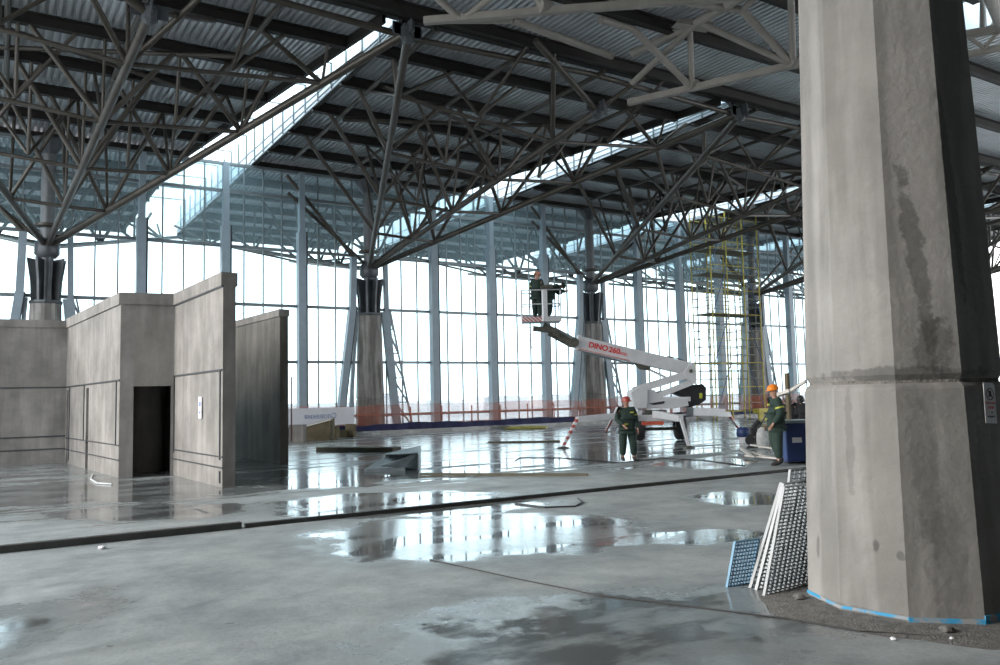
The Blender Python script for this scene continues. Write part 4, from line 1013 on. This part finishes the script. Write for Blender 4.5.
# ------------------------------------------------------------------ scaffold tower
sx0, sx1, sy0, sy1 = 41.9, 45.6, 34.6, 36.2
sc_ = thing('scaffold_tower', 'tall scaffold tower with yellow uprights reaching the roof in front of the windows', 'scaffold', (39.2, 36, 0))
xs = [37.1, 38.5, 40.0, 41.4]
for x in xs:
    for y in (sy0, sy1):
        MB().tube((x, y, 0), (x, y, 13.0), .04, 8).build('upright', M['yellow'], sc_)
        MB().rings([(.12, 0), (.12, .02), (.04, .06)], 8, (x, y, 0)).build('base_plate', M['scaf_g'], sc_)
z = .5; k = 0
while z < 12.9:
    for y in (sy0, sy1):
        MB().tube((xs[0], y, z), (xs[-1], y, z), .022, 6).build('ledger', M['scaf_g' if k % 3 else 'yellow'], sc_)
    for x in (xs[0], xs[2], xs[3]):
        MB().tube((x, sy0, z), (x, sy1, z), .026, 6).build('transom', M['scaf_g'], sc_)
    z += .50; k += 1
for z0 in (0.5, 3.5, 6.5, 9.5):
    MB().tube((xs[0], sy0 - .04, z0), (xs[1], sy0 - .04, z0 + 3), .025, 6).build('diagonal_brace', M['scaf_b'], sc_)
    MB().tube((xs[3], sy0 - .04, z0), (xs[2], sy0 - .04, z0 + 3), .025, 6).build('diagonal_brace', M['scaf_b'], sc_)
for z0 in (6.5, 9.0, 10.5): MB().mm((xs[0] + .05, sy0 + .1, z0), (xs[-1] - .05, sy1 - .1, z0 + .05)).build('deck_board', M['timber'], sc_)
a = G(733, 418); solo(MB().bar(V((39.4, 33.6, .5)), V((42.6, 33.6, .5)), .5, .28).bar(V((39.8, 33.6, 0)), V((39.8, 33.6, .4)), .4, .1).bar(V((42.2, 33.6, 0)), V((42.2, 33.6, .4)), .4, .1), 'yellow_trestle', M['yellow'], 'low yellow trestle platform at the foot of the scaffold tower', 'trestle')

# ------------------------------------------------------------------ things near the orange-helmeted worker
bn_ = thing('blue_bin', 'dark blue steel bin with a pale sticker behind the orange-helmeted worker', 'bin', G(805, 465))
c = G(805, 464) + FWD * .45; yw = CF
def bb(r, f, z): return c + RT * r + FWD * f + V((0, 0, z))
MB().box(c + RT * .0 + V((0, 0, .5)), (.78, .8, .90), yw).build('body', M['bluebin'], bn_, .02)
MB().box(c + V((0, 0, .97)), (.86, .88, .06), yw).build('rim', M['galv'], bn_)
MB().box(bb(-.14, -.405, .55), (.22, .012, .12), yw).build('sticker', M['paper'], bn_)
for r in (-.3, .3): MB().box(bb(r, 0, .03), (.1, .7, .06), yw).build('skid', M['blackp'], bn_)
for px, lb, dz in ((791, 'person in near-black workwear behind the blue bin, half hidden by its post', 452), (803, 'person in near-black workwear crouched at the edge of the foreground pillar', 448)):
    q = G(px, dz); person(lb, q, toCam(q), 1.58, M['blackp'], dict(hd=(.1, 0, 1.6), chs=(.05, 0, 1.3)), cloth='darkcl')
q = G(791, 457) + RT * 0; solo(MB().bar(q, q + V((0, 0, 2.15)), .09, .09), 'timber_post', M['timber'], 'slim upright timber post rising behind the blue bin', 'post')
pa_ = D(778, 395, 19.9); pb2 = D(806, 381, 19.2)
t = thing('propped_plank', 'pale plank propped above the blue bin, passing behind the orange helmet', 'plank', (pa_ + pb2) / 2)
MB().bar(pa_, D(792, 390.5, 19.6), .28, .08).build('board', M['timber_p'], t); MB().bar(D(790, 391, 19.6), pb2, .08, .06).build('handle', M['timber_p'], t)
q = G(790, 455); MB().bar(V((pa_.x, pa_.y, 0)) + V((.1, .1, 0)), pa_ + V((.1, .1, -.02)), .07, .07).build('prop', M['timber'], t)
# sacks, bucket, machine
def sackmesh(c, w, dd_, h, seed):
    rnd = random.Random(seed); mb = MB(); n = 14; vs = []; pr = [(.75, 0), (1, .12), (1.05, .4), (.95, .7), (.7, .9), (.25, 1.0)]
    for k, (r, z) in enumerate(pr):
        for i in range(n): f = 1 + .16 * (rnd.random() - .5); a = 2 * PI * i / n; vs.append(V(c) + RT * math.cos(a) * w * r * f + FWD * math.sin(a) * dd_ * r * f + V((0, 0, z * h)))
    mb.add(vs, [(k * n + i, k * n + (i + 1) % n, (k + 1) * n + (i + 1) % n, (k + 1) * n + i) for k in range(5) for i in range(n)], True); mb.add(vs[-n:], [tuple(range(n))]); return mb
q = G(763, 448); solo(sackmesh(q, .17, .17, .62, 3), 'white_sack', M['sack'], 'bulging white sack standing left of the orange-helmeted worker', 'sack')
q = G(744, 443); t = thing('paint_bucket', 'white bucket with bright blue upper half left of the sacks', 'bucket', q)
MB().rings([(.15, 0), (.17, .22)], 18, q, 0, True).build('body', M['paper'], t); MB().rings([(.19, .20), (.23, .24), (.22, .46), (.12, .52)], 18, q, 0, True).build('blue_cover', M['bluebin'], t)
q = G(754, 445); t = thing('site_machine', 'small dark wheeled machine between the blue-topped bucket and the white sack', 'machine', q)
MB().box(q + V((0, 0, .42)), (.22, .22, .26), CF).build('motor', M['blackp'], t, .04)
MB().tube(q + V((0, 0, .55)), q + RT * .2 + V((0, 0, .75)), .08, 10).build('hose_drum', M['blackp'], t); MB().tube(q + RT * .15 + V((0, 0, .5)), q + RT * .5 + V((0, 0, 1.05)), .025, 6).build('handle', M['grime'], t)
for s_ in (-.15, .15): MB().tube(q + RT * s_ - FWD * .16 + V((0, 0, .16)), q + RT * s_ - FWD * .1 + V((0, 0, .16)), .16, 16).build('wheel', M['rubber'], t)
pl = [((742, 451), (776, 461), 'pale loose plank, uppermost of the crossed planks left of the worker'), ((746, 459), (780, 462), 'pale loose plank lying lowest of the crossed planks at the feet of the worker'), ((741, 452), (752, 462), 'short pale plank end at the left of the crossed planks'), ((752, 451), (779, 456), 'rear pale plank of the crossed planks in front of the sacks')]
for i, (a, b, lb) in enumerate(pl):
    a = G(*a) + V((0, 0, .04 + .045 * i)); b = G(*b) + V((0, 0, .04 + .045 * (i if i != 0 else .2)))
    solo(MB().bar(a, b, .10, .035), 'plank', M['timber_p'], lb, 'plank', 'crossed planks by the worker')

# ------------------------------------------------------------------ left background clutter
def blk(px, py, w, dp, h, name, m, lb, cat, rz=None, z=0, g=None):
    q = G(px, py) + FWD * dp / 2; q.z = z
    return solo(MB().box(V((q.x, q.y, z + h / 2)), (w, dp, h), CF if rz is None else rz), name, m, lb, cat, g, bevel=.01)
blk(296, 442, .62, .6, .72, 'concrete_block', M['conc'], 'grey concrete block against the edge of the far partition', 'block')
t = thing('timber_crate', 'weathered sloping-topped timber crate beside the grey concrete block', 'crate', G(317, 440))
q = G(317, 440) + FWD * .4
cr_ = [q + RT * a + FWD * b + V((0, 0, z)) for a, b, z in ((-.62, -.4, 0), (.62, -.4, 0), (.62, .4, 0), (-.62, .4, 0), (-.62, -.4, .55), (.62, -.4, .85), (.62, .4, .95), (-.62, .4, .65))]
MB().hexa(cr_).build('boarding', M['timber'], t)
MB().bar(cr_[4] + V((0, 0, .03)), cr_[5] + V((0, 0, .03)), .1, .06).build('rim_board', M['timber_p'], t)
for a, b in ((0, 4), (1, 5)): MB().bar(cr_[a] - FWD * .03, cr_[b] - FWD * .03, .1, .06).build('batten', M['timber_d'], t)
for px, py, w, h, lb in ((332, 438, .5, .5, 'timber offcut standing just right of the crate'), (341, 437, .45, .32, 'low timber offcut in the middle of the offcut row'), (350, 436.5, .4, .58, 'tall timber offcut at the right end of the offcut row'), (344, 434, .3, .42, 'timber offcut half hidden behind the low one')):
    blk(px, py, w, .4, h, 'timber_offcut', M['timber'], lb, 'timber', CF + .2 * math.sin(px), 0, 'timber offcuts by the netting')
q = G(318, 437) + FWD * .12; q.z = .8
solo(MB().box(q + V((0, 0, .2)), (.34, .3, .40), CF).tube(q + V((0, 0, .4)), q + V((0, 0, 1.0)), .015, 6), 'tool_case', M['timber_d'], 'small dark case with a thin rod standing on the timber crate', 'case')
a, b = G(321, 451), G(397, 451.5)
solo(MB().bar(a + V((0, 0, .07)), b + V((0, 0, .07)), .55, .14), 'timber_board', M['timber_d'], 'long wet dark timber board lying on the floor behind the metal trough', 'board')
t = thing('metal_trough', 'tilted dull grey sheet metal trough lying in the puddle', 'trough', G(392, 472))
p0, p1, p2, p3 = G(364, 472), G(405, 471), G(420, 462), G(385, 460)
up_ = V((0, 0, .38)); u2 = V((0, 0, .06))
MB().hexa([p0, p1, p2, p3, p0 + u2, p1 + V((0, 0, .10)), p2 + V((0, 0, .13)), p3 + V((0, 0, .10))]).build('base_sheet', M['galv'], t)
MB().extr([p1 + V((0, 0, .1)), G(418, 469), G(419, 468) + up_, p1 + V((-.6, .1, .14))], FWD * .04).build('side_sheet', M['galv'], t)
MB().extr([G(420, 462), G(385, 460), G(385, 460) + V((0, 0, .16)), G(420, 462) + V((0, 0, .42))], FWD * .03).build('side_sheet', M['galv'], t)
MB().extr([G(418, 470), G(420, 462), G(420, 462) + V((0, 0, .42)), G(418, 470) + up_], RT * .03).build('end_sheet', M['galv'], t)
MB().extr([p3 + V((0, 0, .16)), G(420, 462) + V((0, 0, .42)), G(418, 469) + up_, G(400, 466) + V((0, 0, .30))], V((0, 0, .02))).build('folded_lid', M['galv'], t)
# yellow bundle by the blue strip
mb = sackmesh(G(526, 429), 1.1, .35, .16, 9); solo(mb, 'yellow_bundle', M['yellow2'], 'long low yellow-green bundle on the floor in front of the blue tarpaulin', 'bundle')
# loose cables and battens on the floor
def fpath(pts, r, name, m, lb, cat): return solo(MB().path([G(x, y) + V((0, 0, r)) for x, y in pts], r, 6), name, m, lb, cat)
fpath([(430, 560), (470, 569), (520, 580), (560, 588), (600, 596), (660, 603), (720, 611), (790, 620), (860, 632), (930, 637), (1003, 640)], .006, 'floor_cable', M['cable'], 'thin dark cable snaking across the wet foreground floor to the pillar', 'cable')
fpath([(515, 504), (545, 508), (575, 507), (583, 503), (578, 499)], .012, 'cable_loop', M['cable'], 'short loose cable end beside the long floor gap', 'cable')
fpath([(515, 461), (520, 458), (560, 458), (620, 463), (660, 459), (700, 460), (745, 466)], .011, 'floor_hose', M['cable'], 'long dark hose lying around the feet of the worker before the lift', 'hose')
a, b = G(420, 475.5), G(588, 476); solo(MB().bar(a + V((0, 0, .03)), b + V((0, 0, .03)), .08, .05), 'floor_batten', M['timber_d'], 'long dark batten on the floor right of the metal trough', 'batten')
fpath([(93, 475), (91, 480), (97, 484), (112, 485)], .02, 'white_hose', M['sack'], 'short curled white hose at the slot of the left partition', 'hose')
a = G(540, 437); solo(MB().bar(G(488, 443) + V((0, 0, .03)), G(560, 442) + V((0, 0, .03)), .2, .05), 'floor_board', M['timber_d'], 'dark flat board on the bright wet floor below the yellow bundle', 'board')
for px, py, lb in ((102, 549, 'tiny pale scrap on the edge of the long floor gap'), (395, 500, 'small dark debris lump in the bright puddle strip')):
    q = G(px, py); rock((q.x, q.y, 0), .05, 'floor_scrap', M['debris'] if px > 200 else M['paper'], lb, 'scrap', .4)
# far things outdoors
rnd = random.Random(4)
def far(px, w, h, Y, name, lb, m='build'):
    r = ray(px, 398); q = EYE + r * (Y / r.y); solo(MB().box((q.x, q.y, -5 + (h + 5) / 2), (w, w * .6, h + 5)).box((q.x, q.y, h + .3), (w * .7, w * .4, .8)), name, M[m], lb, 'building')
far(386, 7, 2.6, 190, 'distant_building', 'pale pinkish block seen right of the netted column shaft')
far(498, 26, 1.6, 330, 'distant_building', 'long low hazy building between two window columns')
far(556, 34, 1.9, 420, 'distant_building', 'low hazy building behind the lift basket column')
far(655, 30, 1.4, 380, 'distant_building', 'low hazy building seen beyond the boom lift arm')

# ------------------------------------------------------------------ light: hazy daylight
sl_ = bpy.data.lights.new('hazy_sun', 'SUN'); so = bpy.data.objects.new('hazy_sun', sl_); col.objects.link(so); sl_.energy = 3.3; sl_.angle = math.radians(28); sl_.color = (1, .93, .86)
so.rotation_euler = V((1, -.22, -.42)).to_track_quat('-Z', 'Y').to_euler(); so.location = (-20, 5, 12)
wd = bpy.data.worlds.new('sky'); bpy.context.scene.world = wd; nt = nodes(wd); L = nt.links.new
out = N(nt, 'ShaderNodeOutputWorld'); bg = N(nt, 'ShaderNodeBackground'); L(bg.outputs[0], out.inputs[0])
tc = N(nt, 'ShaderNodeTexCoord'); sp = N(nt, 'ShaderNodeSeparateXYZ'); L(tc.outputs['Generated'], sp.inputs[0])
cr = N(nt, 'ShaderNodeValToRGB'); L(sp.outputs['Z'], cr.inputs['Fac']); e = cr.color_ramp.elements
e[0].position = 0; e[0].color = (.91, .92, .93, 1); e[1].position = .5; e[1].color = (.88, .95, 1.0, 1)
L(cr.outputs['Color'], bg.inputs['Color']); bg.inputs['Strength'].default_value = 3.6

sc = bpy.context.scene
sc.view_settings.view_transform = 'Standard'; sc.view_settings.look = 'None'; sc.view_settings.exposure = .28; sc.view_settings.gamma = 1; sc.view_settings.use_curve_mapping = False
sc.cycles.max_bounces = 8; sc.cycles.diffuse_bounces = 4; sc.cycles.glossy_bounces = 4; sc.cycles.transparent_max_bounces = 24
sc.cycles.sample_clamp_indirect = 8; sc.cycles.use_denoising = True
